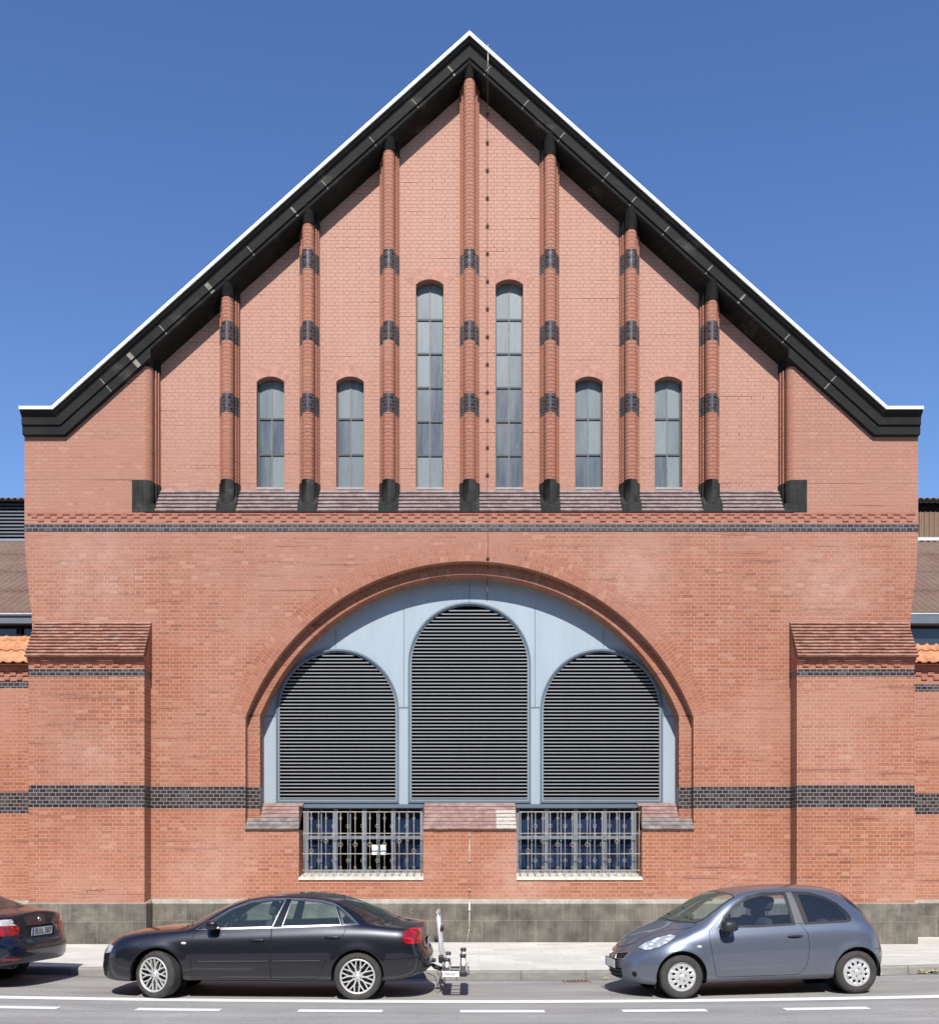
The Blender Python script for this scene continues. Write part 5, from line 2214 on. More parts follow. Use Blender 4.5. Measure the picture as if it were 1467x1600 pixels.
        # marker lamp
        if P.get('marker'):
            u, z = P['marker']
            y = S.yat(u, z, sd)
            mb = MB()
            superell(mb, (u - L / 2, y, z), (.034, .012, .017), .7, 14, 8)
            mb.build('indicator_lamp', CM['white_lens'], root, local=True)
        # wheel wells
        for hu in P['hubs']:
            mb = MB()
            ya, yb = sd * (W - .05), sd * (W - .36)
            mb.lathe([(P['arch_r'] + .004, ya), (P['arch_r'] + .012, yb)], (hu - L / 2, 0, P['arch_z']), 'y', 32, 0, True, -.25, pi + .25)
            mb.lathe([(0, yb), (P['arch_r'] + .012, yb)], (hu - L / 2, 0, P['arch_z']), 'y', 32, 0)
            mb.build('wheel_well', CM['gap'], root, local=True)
            # rolled lip of the arch
            mb = MB()
            pts = []
            n = 36
            for i in range(n + 1):
                a = -.18 + (pi + .36) * i / n
                uu, z2 = hu + (P['arch_r'] + .004) * cos(a), P['arch_z'] + (P['arch_r'] + .004) * sin(a)
                if z2 < P['lip_zmin']:
                    continue
                pts.append((uu - L / 2, S.yat(hu + (P['arch_r'] + .012) * cos(a), P['arch_z'] + (P['arch_r'] + .012) * sin(a), sd) - sd * .012, z2))
            mb.tube(pts, .0115, 6)
            mb.build('arch_lip', body, root, local=True)
    # end panels
    for nm, pl, front in P['end_panels']:
        base = nm.rstrip('0123456789')
        S.extract(nm, base, CM[P['end_mat'][base]], root, push=P.get('end_push', {}).get(base, -.006 if base in ('grille', 'intake', 'plate_recess') else .004))
    # wheels
    for i, hu in enumerate(P['hubs']):
        for sd in (-1, 1):
            wheel(root, hu - L / 2, sd * (W - P['wheel_in'] - P['tyre_w'] / 2), P['tyre_r'], P['tyre_w'], P['wheel_kind'], steer if i == 0 else 0.0, sd, P['rim_r'])
    # cabin
    c0, c1, cz = P['cabin']
    mb = MB()
    wy = W * .80
    mb.box(c0 + .05 - L / 2, c1 - L / 2, -wy, wy, .25, .32, 0)
    mb.hexa([(c0 - .05 - L / 2, -wy, .4), (c0 + .50 - L / 2, -wy, .5), (c0 + .50 - L / 2, wy, .5), (c0 - .05 - L / 2, wy, .4),
             (c0 + .05 - L / 2, -wy, P['dash_z'] - .06), (c0 + .52 - L / 2, -wy, P['dash_z']), (c0 + .52 - L / 2, wy, P['dash_z']), (c0 + .05 - L / 2, wy, P['dash_z'] - .06)], 0)
    for s_ in (-1, 1):
        mb.box(c0 + .3 - L / 2, c1 - .25 - L / 2, s_ * wy - .02, s_ * wy + .02, .3, P['belt_in'], 0)
    mb.box(P['shelf'][0] - L / 2, P['shelf'][1] - L / 2, -wy, wy, P['shelf'][2] - .04, P['shelf'][2], 0)
    mb.build('dashboard', CM['interior'], root, local=True)
    for u, y in P['seats']:
        seat(root, u, y, L, 0, CM[P['seat_mat']], hr=P['hr'])
    ub = P['bench']
    mb = MB()
    superell(mb, (ub - L / 2, 0, .47), (.26, W * .74, .10), .4)
    superell(mb, (ub + .30 - L / 2, 0, .74), (.08, W * .74, .27), .4, rot=Matrix.Rotation(radians(20), 3, 'Y'))
    for y in P['bench_rests']:
        superell(mb, (ub + .42 - L / 2, y, P['hr'] - .10), (.05, .12, .075), .6)
    mb.build('rear_seat', CM[P['seat_mat']], root, local=True)
    # steering wheel on the near (left) side, car faces -X
    sx, sy, sz = P['steer_at']
    mb = MB()
    R = Matrix.Rotation(radians(-62), 3, 'Y')
    ring = [Vector((sx - L / 2, sy, sz)) + R @ Vector((.18 * cos(2 * pi * k / 24), .18 * sin(2 * pi * k / 24), 0)) for k in range(25)]
    mb.tube(ring, .016, 8, caps=False)
    for a in (0, pi, pi * 1.5):
        mb.tube([Vector((sx - L / 2, sy, sz)), Vector((sx - L / 2, sy, sz)) + R @ Vector((.17 * cos(a), .17 * sin(a), 0))], .018, 6)
    mb.build('steering_wheel', CM['interior'], root, local=True)
    mb = MB()
    superell(mb, (P['rear_mirror'][0] - L / 2, 0, P['rear_mirror'][1]), (.02, .11, .032), .6)
    mb.build('rear_mirror', CM['interior'], root, local=True)
    return root, S
PROF_SEDAN = [(0, .905), (.06, .945), (.2, .975), (.42, .997), (.58, 1.0), (.74, .992), (.86, .975), (.92, .955), (1, .915)]


def sym(pts):
    """closed plan outline from its near half (u, y>=0), front edge first"""
    return [(u, -y) for u, y in pts] + [(u, y) for u, y in pts[::-1]]


SEDAN = dict(
    L=4.52, W=.885, paint='navy_grey', glass='glass_car', nose=(.62, 2.5), tail=(.50, 2.7), smooth=3, flare=.012,
    top=[(0, .56), (.02, .64), (.066, .70), (.134, .752), (.30, .825), (.55, .878), (.80, .912), (1.09, .935), (1.257, .995), (1.537, 1.150), (1.868, 1.290), (2.15, 1.352), (2.45, 1.385), (2.75, 1.400), (3.0, 1.392),
         (3.21, 1.365), (3.456, 1.300), (3.638, 1.229), (3.869, 1.137), (4.03, 1.068), (4.15, 1.035), (4.40, 1.015), (4.47, 1.005), (4.50, .95), (4.52, .80)],
    edge_z=[(0, .54), (.02, .62), (.066, .675), (.134, .728), (.30, .800), (.55, .850), (.80, .885), (1.05, .905), (1.25, .925), (1.42, .985), (1.60, 1.09), (1.83, 1.222), (2.05, 1.305), (2.3, 1.345), (2.6, 1.358), (2.8, 1.352), (3.05, 1.330),
            (3.23, 1.285), (3.42, 1.19), (3.62, 1.095), (3.82, 1.030), (4.03, .995), (4.25, .980), (4.44, .965), (4.50, .92), (4.52, .78)],
    edge_y=[(0, .70), (.3, .74), (.8, .78), (1.2, .80), (1.5, .765), (1.9, .69), (2.3, .645), (2.8, .635), (3.2, .65), (3.6, .69), (4.0, .745), (4.52, .77)],
    belt_z=[(0, .50), (.05, .60), (.134, .66), (.30, .735), (.6, .80), (1.0, .855), (1.4, .895), (2.0, .925), (2.6, .95), (3.2, .972), (3.6, .975), (4.0, .955), (4.4, .925), (4.52, .75)],
    sill_z=[(0, .26), (.10, .215), (.5, .20), (1.2, .215), (3.0, .222), (3.9, .23), (4.2, .27), (4.45, .35), (4.52, .40)],
    prof=PROF_SEDAN,
    nose_off=[(.2, .05), (.35, .0), (.5, .005), (.62, .03), (.75, .10)],
    tail_off=[(.25, .10), (.42, .01), (.55, .0), (.64, .03), (.72, .075), (.9, .095), (1.05, .07)],
    hubs=(.897, 3.549), arch_r=.352, arch_z=.335, lip_zmin=.24, tyre_r=.318, tyre_w=.225, rim_r=.232, wheel_in=.022, wheel_kind='spokes',
    dlo=[[(1.40, .918), (1.60, 1.042), (1.84, 1.19), (2.07, 1.282), (2.31, 1.318), (2.55, 1.326), (2.80, 1.322), (3.04, 1.302), (3.19, 1.268), (3.28, 1.215), (3.41, 1.118), (3.545, 1.003), (3.0, .978), (2.5, .958), (1.9, .935)]],
    trim='chrome', trim_w=.010, win_frame=.007, lamp_ymin={'tail_light': .48}, pillar='gloss',
    windows=[([(1.48, .935), (1.61, 1.028), (1.845, 1.176), (2.075, 1.267), (2.31, 1.303), (2.545, 1.311), (2.41, .968), (1.9, .948)], 0),
             ([(2.545, .973), (2.640, 1.311), (2.80, 1.308), (3.035, 1.289), (3.185, 1.255), (3.22, 1.235), (3.315, 1.004)], 1),
             ([(3.352, 1.006), (3.275, 1.196), (3.405, 1.108), (3.522, 1.012)], None)],
    doors=[[(1.405, .893), (1.36, .82), (1.345, .60), (1.355, .30), (1.375, .275), (2.40, .275), (2.405, .945), (2.56, 1.335), (2.31, 1.336), (2.06, 1.30), (1.83, 1.208), (1.59, 1.06)],
           [(2.405, .945), (2.40, .275), (3.02, .28), (3.045, .31), (3.105, .476), (3.184, .585), (3.294, .73), (3.378, .90), (3.385, .98), (3.27, 1.235), (3.19, 1.288), (3.04, 1.322), (2.80, 1.340), (2.56, 1.335)]],
    seams=[([(3.80, .548), (3.80, .541), (4.32, .566), (4.32, .573)], 0)],
    side_lamps=[([(-.1, .575), (.05, .70), (.17, .715), (.30, .685), (.26, .60), (.12, .578)], 'headlight'),
                ([(4.135, .86), (4.17, .935), (4.26, .958), (4.6, .965), (4.6, .755), (4.20, .755), (4.15, .79)], 'tail_light')],
    lamp_mat={'headlight': 'clear_lens', 'tail_light': 'red_lens'}, lamp_push=.003,
    screens={'windscreen': (sym([(1.16, 0.001), (1.17, .30), (1.22, .52), (1.29, .64), (1.55, .625), (1.95, .56), (2.03, .50), (1.98, .30), (1.96, .001)]), .9, 2.3),
             'rear_window': (sym([(3.30, .001), (3.31, .30), (3.36, .50), (3.55, .545), (3.88, .60), (3.97, .50), (4.02, .30), (4.035, .001)]), 3.1, 4.2)},
    end_panels=[('plate_recess', [(-.29, .80), (.29, .80), (.27, .66), (-.27, .66)], False),
                ('grille', [(-.26, .64), (.26, .64), (.20, .30), (-.20, .30)], True), ('grille1', [(-.75, .38), (-.38, .38), (-.38, .28), (-.68, .28)], True), ('grille2', [(.75, .38), (.38, .38), (.38, .28), (.68, .28)], True)],
    end_mat={'plate_recess': 'gap', 'grille': 'gap'},
    handles=[(2.22, .785), (3.215, .832)], handle_l=.105, handle_mat='navy_grey',
    moulding=[((1.44, .497), (2.37, .508)), ((2.43, .509), (3.05, .520))],
    mirror=(1.62, .985, (.085, .085, .062)), mirror_mat='navy_grey', marker=(1.255, .742),
    cabin=(1.05, 4.05, .86), dash_z=.93, belt_in=.90, shelf=(3.45, 3.95, .97), seats=[(1.95, -.37), (1.95, .37)], seat_mat='seat', hr=1.19, bench=2.95, bench_rests=(-.38, .38),
    steer_at=(1.72, -.37, .92), rear_mirror=(1.88, 1.22),
    hood_seam=(sym([(.06, .001), (.08, .30), (.16, .50), (.5, .62), (1.18, .70), (1.22, .66), (1.10, .40), (1.07, .001)]), 1.5),
    boot_seam=(sym([(4.07, .001), (4.05, .40), (4.0, .62), (4.42, .64), (4.47, .45), (4.48, .001)]), 3.8),
)

HATCH = dict(
    L=3.76, W=.83, paint='blue_grey', glass='glass_tint', nose=(.80, 2.3), tail=(.52, 2.5), smooth=4, flare=.016,
    top=[(0, .50), (.02, .56), (.062, .645), (.137, .745), (.304, .845), (.487, .918), (.668, .972), (.85, 1.085), (1.05, 1.205), (1.32, 1.345), (1.534, 1.410), (1.8, 1.450), (2.135, 1.476), (2.4, 1.480), (2.74, 1.465), (3.015, 1.435), (3.197, 1.385), (3.40, 1.25), (3.56, 1.10), (3.66, .97), (3.72, .82), (3.745, .72), (3.76, .60)],
    edge_z=[(0, .48), (.02, .53), (.062, .605), (.137, .69), (.304, .785), (.487, .850), (.668, .895), (.90, .925), (1.06, .950), (1.2, 1.020), (1.35, 1.13), (1.6, 1.300), (1.83, 1.378), (2.1, 1.412), (2.4, 1.418), (2.7, 1.402), (2.95, 1.350), (3.15, 1.245), (3.3, 1.125), (3.45, 1.00), (3.6, .88), (3.70, .78), (3.76, .57)],
    edge_y=[(0, .60), (.2, .58), (.5, .62), (.8, .72), (1.05, .80), (1.3, .785), (1.6, .73), (1.9, .69), (2.5, .68), (3.0, .69), (3.4, .73), (3.76, .76)],
    belt_z=[(0, .42), (.06, .50), (.2, .585), (.4, .675), (.65, .765), (.9, .835), (1.2, .895), (1.6, .915), (2.4, .945), (2.9, .962), (3.2, .955), (3.45, .90), (3.6, .80), (3.7, .70), (3.76, .54)],
    sill_z=[(0, .235), (.1, .20), (.4, .165), (.8, .165), (1.3, .175), (2.9, .185), (3.5, .21), (3.65, .27), (3.76, .34)],
    prof=[(0, .90), (.06, .945), (.2, .975), (.42, .996), (.58, 1.0), (.74, .992), (.86, .978), (.93, .955), (1, .925)],
    nose_off=[(.2, .05), (.30, .01), (.45, .0), (.55, .02), (.75, .09)],
    tail_off=[(.25, .10), (.40, .015), (.52, .0), (.62, .03), (.75, .06), (.95, .08)],
    hubs=(.85, 3.276), arch_r=.338, arch_z=.308, lip_zmin=.20, tyre_r=.293, tyre_w=.17, rim_r=.193, wheel_in=.028, wheel_kind='cap',
    dlo=[[(1.39, .948), (1.465, 1.072), (1.63, 1.219), (1.83, 1.318), (2.05, 1.364), (2.36, 1.381), (2.415, .958), (1.9, .94)],
         [(2.47, 1.380), (2.71, 1.366), (2.93, 1.30), (3.09, 1.205), (3.19, 1.10), (3.225, 1.035), (3.21, .995), (3.16, .980), (2.565, .962)]],
    trim='rubber', trim_w=.013, pillar='rubber',
    windows=[([(1.43, .962), (1.485, 1.066), (1.642, 1.205), (1.838, 1.303), (2.05, 1.347), (2.343, 1.364), (2.392, .974), (1.9, .957)], 0),
             ([(2.54, 1.352), (2.71, 1.345), (2.915, 1.285), (3.07, 1.192), (3.168, 1.09), (3.195, 1.035), (3.185, 1.007), (3.14, .997), (2.615, .982)], None)],
    doors=[[(1.30, .955), (1.235, .90), (1.228, .78), (1.254, .57), (1.31, .30), (1.34, .275), (2.43, .285), (2.50, .32), (2.57, .42), (2.602, .64), (2.59, .83), (2.52, .945), (2.435, 1.395), (2.05, 1.385), (1.82, 1.340), (1.62, 1.242), (1.45, 1.092)]],
    seams=[([(3.42, .60), (3.42, .607), (3.70, .607), (3.70, .60)], 0)],
    side_lamps=[([(.34, .668), (.44, .735), (.58, .80), (.74, .842), (.80, .835), (.77, .80), (.66, .735), (.55, .685), (.42, .645)], 'headlight'),
                ([(3.66, .82), (3.68, .90), (3.72, .90), (3.85, .78), (3.85, .60), (3.70, .62)], 'tail_light'),
                ([(2.362, 1.372), (2.455, 1.374), (2.548, .966), (2.412, .966)], 'pillar_cover')],
    lamp_mat={'headlight': 'clear_lens', 'tail_light': 'red_lens', 'pillar_cover': 'pillar_grey'}, lamp_push=.010,
    screens={'windscreen': (sym([(.76, .001), (.78, .25), (.86, .46), (1.00, .60), (1.10, .62), (1.30, .605), (1.56, .56), (1.56, .48), (1.48, .25), (1.455, .001)]), .6, 1.9),
             'rear_window': (sym([(3.21, .001), (3.21, .35), (3.24, .47), (3.36, .50), (3.54, .52), (3.60, .40), (3.61, .001)]), 3.0, 3.72)},
    end_panels=[('grille', [(-.42, .605), (-.13, .570), (-.17, .500), (-.38, .515)], True), ('grille1', [(.42, .605), (.13, .570), (.17, .500), (.38, .515)], True),
                ('intake', [(-.36, .385), (.36, .385), (.36, .27), (.30, .245), (-.30, .245), (-.36, .27)], True),
                ('fog_lamp', smooth_poly([(-.60, .36), (-.54, .36), (-.54, .29), (-.60, .29)], 2), True), ('fog_lamp1', smooth_poly([(.60, .36), (.54, .36), (.54, .29), (.60, .29)], 2), True)],
    end_mat={'grille': 'gap', 'intake': 'gap', 'fog_lamp': 'gap'},
    handles=[(2.40, .80)], handle_l=.105, handle_mat='plastic',
    lamp_ymin={'tail_light': .55}, mirror=(1.43, .965, (.10, .105, .074)), mirror_mat='plastic', marker=(1.085, .695),
    cabin=(.75, 3.55, .86), dash_z=.93, belt_in=.90, shelf=(3.05, 3.45, .95), seats=[(1.72, -.34), (1.72, .34)], seat_mat='seat', hr=1.22, bench=2.55, bench_rests=(-.30, .30),
    steer_at=(1.48, -.34, .95), rear_mirror=(1.42, 1.29),
    hood_seam=(sym([(.10, .001), (.13, .18), (.22, .34), (.45, .44), (.95, .66), (1.02, .64), (.80, .42), (.70, .001)]), 1.3),
)


SHF = -.085
for k_ in ('dlo', 'doors'):
    HATCH[k_] = [[(u + SHF, z) for u, z in p] for p in HATCH[k_]]
HATCH['windows'] = [([(u + SHF, z) for u, z in p], o) for p, o in HATCH['windows']]
HATCH['side_lamps'] = [([(u + (SHF if n_ != 'tail_light' else 0), z) for u, z in p], n_) for p, n_ in HATCH['side_lamps']]
HATCH['edge_z'] = [(u + (SHF if .9 < u < 3.4 else 0), z) for u, z in HATCH['edge_z']]
HATCH['edge_y'] = [(u + (SHF if .9 < u < 3.4 else 0), z) for u, z in HATCH['edge_y']]
HATCH['hubs'] = tuple(u + SHF for u in HATCH['hubs'])
HATCH['handles'] = [(u + SHF, z) for u, z in HATCH['handles']]
HATCH['mirror'] = (HATCH['mirror'][0] + SHF,) + HATCH['mirror'][1:]
HATCH['marker'] = (HATCH['marker'][0] + SHF, HATCH['marker'][1])


def sx_(pts, k, dz=0.0):
    return [(u * k, z + dz) for u, z in pts]


KB = 4.84 / 4.52
BIG = dict(SEDAN)
BIG.update(
    L=4.84, W=.92, paint='navy', win_frame=None, lamp_ymin={'tail_light': .60, 'lamp_band': .60}, tail=(.50, 2.9), flare=.01,
    top=sx_(SEDAN['top'][:-8], KB, .035) + [(4.09, 1.20), (4.25, 1.125), (4.42, 1.075), (4.70, 1.045), (4.775, 1.035), (4.81, .96), (4.84, .82)],
    edge_z=sx_(SEDAN['edge_z'][:-6], KB, .035) + [(4.09, 1.055), (4.42, 1.02), (4.70, .995), (4.775, .98), (4.81, .93), (4.84, .80)],
    edge_y=sx_(SEDAN['edge_y'], KB), belt_z=sx_(SEDAN['belt_z'], KB, .02), sill_z=sx_(SEDAN['sill_z'][:-3], KB) + [(4.3, .25), (4.6, .29), (4.84, .33)],
    tail_off=[(.25, .09), (.36, .02), (.50, .0), (.60, .012), (.655, .06), (.72, .085), (.95, .11), (1.05, .10)],
    hubs=(.86, 3.75), tyre_r=.325, arch_r=.36, arch_z=.34,
    dlo=[sx_(p, KB, .03) for p in SEDAN['dlo']], windows=[(sx_(w_, KB, .03), o) for w_, o in SEDAN['windows']], doors=[sx_(p, KB, .02) for p in SEDAN['doors']], seams=[],
    side_lamps=[(sx_(SEDAN['side_lamps'][0][0], KB, .02), 'headlight'), ([(4.40, .80), (4.42, .875), (4.90, .865), (4.90, .725), (4.46, .735)], 'tail_light'), ([(4.42, .875), (4.47, .925), (4.62, .955), (4.90, .945), (4.90, .865)], 'lamp_band')],
    lamp_mat={'headlight': 'clear_lens', 'tail_light': 'red_lens', 'lamp_band': 'white_band'}, lamp_push=.004,
    screens={k_: ([(u * KB, y * 1.03) for u, y in p], a * KB, b * KB) for k_, (p, a, b) in SEDAN['screens'].items()},
    end_panels=[('tail_light1', [(-1.0, .865), (-.52, .865), (-.50, .80), (-.52, .735), (-1.0, .725)], False), ('tail_light2', [(1.0, .865), (.52, .865), (.50, .80), (.52, .735), (1.0, .725)], False),
                ('lamp_band1', [(-1.0, .945), (-.78, .945), (-.62, .905), (-.54, .865), (-1.0, .865)], False), ('lamp_band2', [(1.0, .945), (.78, .945), (.62, .905), (.54, .865), (1.0, .865)], False),
                ('plate_recess', [(-.36, .845), (.36, .845), (.33, .665), (-.33, .665)], False),
                ('reflector1', [(-.80, .425), (-.58, .415), (-.58, .385), (-.80, .395)], False), ('reflector2', [(.80, .425), (.58, .415), (.58, .385), (.80, .395)], False),
                ('grille', [(-.26, .70), (-.03, .70), (-.03, .55), (-.22, .55)], True), ('grille1', [(.26, .70), (.03, .70), (.03, .55), (.22, .55)], True)],
    end_mat={'plate_recess': 'gap', 'grille': 'gap', 'tail_light': 'red_lens', 'lamp_band': 'white_band', 'reflector': 'red_lens'},
    handles=[(2.38, .81), (3.44, .855)], handle_mat='navy', moulding=None, mirror=(1.72, 1.02, (.085, .085, .065)), mirror_mat='navy', marker=(1.34, .76),
    cabin=(1.12, 4.3, .88), shelf=(3.7, 4.2, 1.0), seats=[(2.1, -.38), (2.1, .38)], bench=3.15, steer_at=(1.85, -.38, .95), rear_mirror=(2.0, 1.26), hr=1.22,
    hood_seam=([(u * KB, y) for u, y in SEDAN['hood_seam'][0]], 1.6), boot_seam=([(u * KB, y) for u, y in SEDAN['boot_seam'][0]], 4.0),
)

# ---- dark saloon in the middle
x0, yc = -5.03, -DW + 13.93 + .862
g1, g2 = sag(x0 + .897), sag(x0 + 3.549)
pitch = -math.atan2(g2 - g1, 2.652)
sedan, SS = make_car('parked_car', SEDAN, (x0 + 2.26, yc, (g1 + g2) / 2 - .0), 0.0, pitch, 'dark grey saloon with multi-spoke wheels and a bicycle rack behind its boot', steer=radians(-24))
ORIGIN[sedan.name] = Vector((0, 0, 0))
# ---- small blue-grey hatchback
x0h, ych = 2.02, -DW + 14.47 + .80
g1, g2 = sag(x0h + .85), sag(x0h + 3.276)
hatch, HS = make_car('parked_car', HATCH, (3.85, -7.09, (g1 + g2) / 2), radians(6), -math.atan2(g2 - g1, 2.426), 'small blue grey rounded hatchback with black door mirrors and handles')
xp_, np_ = HS.xat(0, .435, True)
plate_on(hatch, xp_ - .016, 0, .435, (-1, 0), .52, .11)
mb = MB()
for z in (.345, .30):
    ptsb = [(HS.xat(y, z, True)[0] - .002, y, z) for y in [-.34 + .68 * i / 12 for i in range(13)]]
    mb.tube(ptsb, .006, 6)
mb.build('intake_bar', CM['plastic'], hatch, local=True)
for s_ in (-1, 1):
    mb = MB()
    rim_pts = [(s_ * y, z) for y, z in [(.425, .610), (.125, .573), (.165, .495), (.385, .510), (.425, .610)]]
    pts3 = []
    for (ya, za), (yb_, zb_) in zip(rim_pts, rim_pts[1:]):
        for i in range(6):
            y, z = ya + (yb_ - ya) * i / 6, za + (zb_ - za) * i / 6
            pts3.append((HS.xat(y, z, True)[0] - .004, y, z))
    pts3.append(pts3[0])
    mb.tube(pts3, .008, 6, caps=False)
    mb.build('grille_trim', CM['chrome'], hatch, local=True)
    # roof gutter, wiper
mb = MB()
mb.tube([(1.00 - 1.88, -.12, HS.zat(1.0, -.12) + .012), (.98 - 1.88, -.55, HS.zat(.98, -.55) + .012)], .008, 6)
mb.tube([(.84 - 1.88, .10, HS.zat(.84, .10) + .012), (.95 - 1.88, -.48, HS.zat(.95, -.48) + .016)], .009, 6)
mb.build('wiper', CM['plastic'], hatch, local=True)
mb = MB()
mb.tube([(1.62 - 1.88, .12, HS.zat(1.62, .12)), (1.66 - 1.88, .12, HS.zat(1.66, .12) + .03), (2.0 - 1.88, .12, HS.zat(2.0, .12) + .16)], .0022, 5)
mb.build('aerial', CM['plastic'], hatch, local=True)

# ---- navy saloon leaving the frame on the left
big, BS = make_car('parked_car', BIG, (-6.10 - 2.42 * cos(radians(9)), -DW + 15.25 + 2.42 * sin(radians(9)), sag(-8)), radians(-9), 0.0, 'navy blue saloon cut off by the left edge with red and white tail lamps')
xb_, nb_ = BS.xat(0, .76, False)
plate_on(big, xb_ + .014, 0, .755, (1, 0), .52, .11, 'EU:L 507', tilt=.05)
xb_, nb_ = BS.xat(0, .905, False)
mb = MB()
mb.lathe([(.0, .010), (.034, .008), (.038, .0), (.038, -.01)], (xb_ + .002, 0, .925), 'x', 24, 0)
for a0 in (0, pi):
    mb.lathe([(.002, .0115), (.024, .0105)], (xb_ + .002, 0, .925), 'x', 8, 1, True, a0, a0 + pi / 2)
mb.build('emblem', [CM['chrome'], CM['plate_blue']], big, local=True)
for yx in (-.50, -.40):
    mb = MB()
    xe = 2.42 - .24
    mb.lathe([(.032, -.16), (.036, .02), (.030, .02), (.028, -.14), (0, -.14)], (xe, yx, .285), 'x', 20, 0)
    mb.build('exhaust_pipe', CM['brake'], big, local=True)
# saloon number plate is edge-on from here; a plain plate keeps the rear complete
xs_, ns_ = SS.xat(0, .73, False)
plate_on(sedan, xs_ + .012, 0, .73, (1, 0), .52, .11)
for o_, S_, u_ in ((sedan, SS, 1.13), (big, BS, 1.2)):
    mb = MB()
    h = S_.L / 2
    mb.tube([(u_ + .04 - h, -.05, S_.zat(u_ + .04, -.05) + .012), (u_ + .17 - h, -.62, S_.zat(u_ + .17, -.62) + .012)], .009, 6)
    mb.tube([(u_ - .0 - h, .45, S_.zat(u_, .45) + .014), (u_ + .10 - h, -.12, S_.zat(u_ + .1, -.12) + .014)], .009, 6)
    mb.build('wiper', CM['plastic'], o_, local=True)

# ------------------------------------------------------------------ bicycle carrier on the saloon's tow bar
cx = xx(712, -DW + 22 - 14.9) if False else (712 - XC) * 14.85 / F
cy = -DW + 14.85
gz = sag(-.3)
rack = empty('bike_carrier', (cx, cy, gz))
tag(rack, 'folding silver bicycle carrier mounted on the tow bar behind the dark saloon', 'bike carrier')
hz = .335
mb = MB()
for dx in (-.125, .115):
    mb.box(cx + dx - .052, cx + dx + .052, cy - .62, cy + .58, gz + hz - .012, gz + hz + .012, 0)
    for sgn in (-1, 1):
        mb.box(cx + dx + sgn * .052 - .006, cx + dx + sgn * .052 + .006, cy - .62, cy + .58, gz + hz - .012, gz + hz + .028, 0)
mb.build('wheel_rail', CM['alloy'], rack)
mb = MB()
for dy in (-.42, -.05, .36):
    mb.box(cx - .20, cx + .19, cy + dy - .022, cy + dy + .022, gz + hz - .045, gz + hz - .014, 0)
mb.box(cx - .19, cx - .15, cy - .45, cy + .42, gz + hz - .04, gz + hz + .03, 0)
mb.build('cross_bar', CM['brake'], rack)
# lamp board seen end-on: white bar with black cap
mb = MB()
mb.box(cx - .17, cx + .055, cy - .665, cy - .63, gz + hz - .045, gz + hz + .03, 0)
board = mb.build('end_board', CM['plate'], rack)
mb = MB()
superell(mb, (cx + .11, cy - .645, gz + hz - .005), (.055, .03, .04), .4, 16, 8)
mb.build('end_cap', CM['plastic'], rack)
Mx = Matrix(((1, 0, 0), (0, 0, -1), (0, 1, 0))).to_4x4()
Mx.translation = Vector((cx - .075, cy - .667, gz + hz - .01))
t = text_mb('THULE', .045, Mx, .0008, .0006)
t.build('board_lettering', CM['plate_ink'], board)
for dx, hh in ((-.115, .16), (.105, .22)):
    for dy in (-.52, .40):
        mb = MB()
        superell(mb, (cx + dx, cy + dy, gz + hz + .02 + hh * .45), (.036, .040, hh * .5), .55, 14, 10, 1)
        superell(mb, (cx + dx, cy + dy - .004, gz + hz + .02 + hh * .95), (.044, .045, .024), .5, 14, 8, 0)
        superell(mb, (cx + dx + .006, cy + dy - .045, gz + hz + .02 + hh * .55), (.026, .012, hh * .26), .6, 12, 8, 2)
        mb.build('wheel_cradle', [CM['plastic'], CM['pillar_grey'], CM['plate']], rack)
mb = MB()
xt = cx - .19
tubep = [(xt + .035, cy - .35, gz + hz), (xt + .028, cy - .35, gz + .50), (xt - .012, cy - .35, gz + .62), (xt - .045, cy - .35, gz + 1.08), (xt - .055, cy - .30, gz + 1.14), (xt - .055, cy + .25, gz + 1.14), (xt - .045, cy + .30, gz + 1.08), (xt - .012, cy + .30, gz + .62), (xt + .028, cy + .30, gz + .50), (xt + .035, cy + .30, gz + hz)]
mb.tube(tubep, .0235, 12)
mb.build('frame_tube', CM['white_tube'] if 'white_tube' in CM else CM['alloy'], rack)
for dz, sx2 in ((.92, .035), (.77, -.04)):
    mb = MB()
    superell(mb, (xt - .03 + sx2, cy - .36, gz + dz), (.028, .035, .045), .6, 12, 8)
    mb.build('frame_clamp', CM['plastic'], rack)
mb = MB()
superell(mb, (xt - .008, cy - .35, gz + .50), (.035, .04, .06), .6, 12, 8)
mb.tube([(xt + .0, cy - .36, gz + .56), (xt + .06, cy - .36, gz + .43)], .02, 8)
mb.build('frame_joint', CM['plastic'], rack)
mb = MB()
mb.tube([(xt + .02, cy - .0, gz + hz - .02), (xt - .10, cy, gz + hz + .02), (xt - .17, cy, gz + .40), (xt - .25, cy, gz + .31), (xt - .36, cy, gz + .29)], [.03, .035, .03, .025, .025], 8)
superell(mb, (xt - .125, cy - .08, gz + .455), (.04, .04, .03), .6)
mb.build('tow_coupling', CM['brake'], rack)
mb = MB()
mb.tube([(xt - .22, cy - .15, gz + .29), (xt - .10, cy - .17, gz + .24), (xt - .06, cy - .18, gz + .12), (xt - .075, cy - .18, gz + .06), (xt - .03, cy - .17, gz + .20), (xt + .03, cy - .15, gz + hz)], .0055, 6)
mb.tube([(xt - .06, cy - .2, gz + .30), (xt + .02, cy - .22, gz + .16), (xt + .055, cy - .2, gz + .10), (xt + .03, cy - .2, gz + .25)], .0055, 6)
mb.build('cable', CM['rubber'], rack)

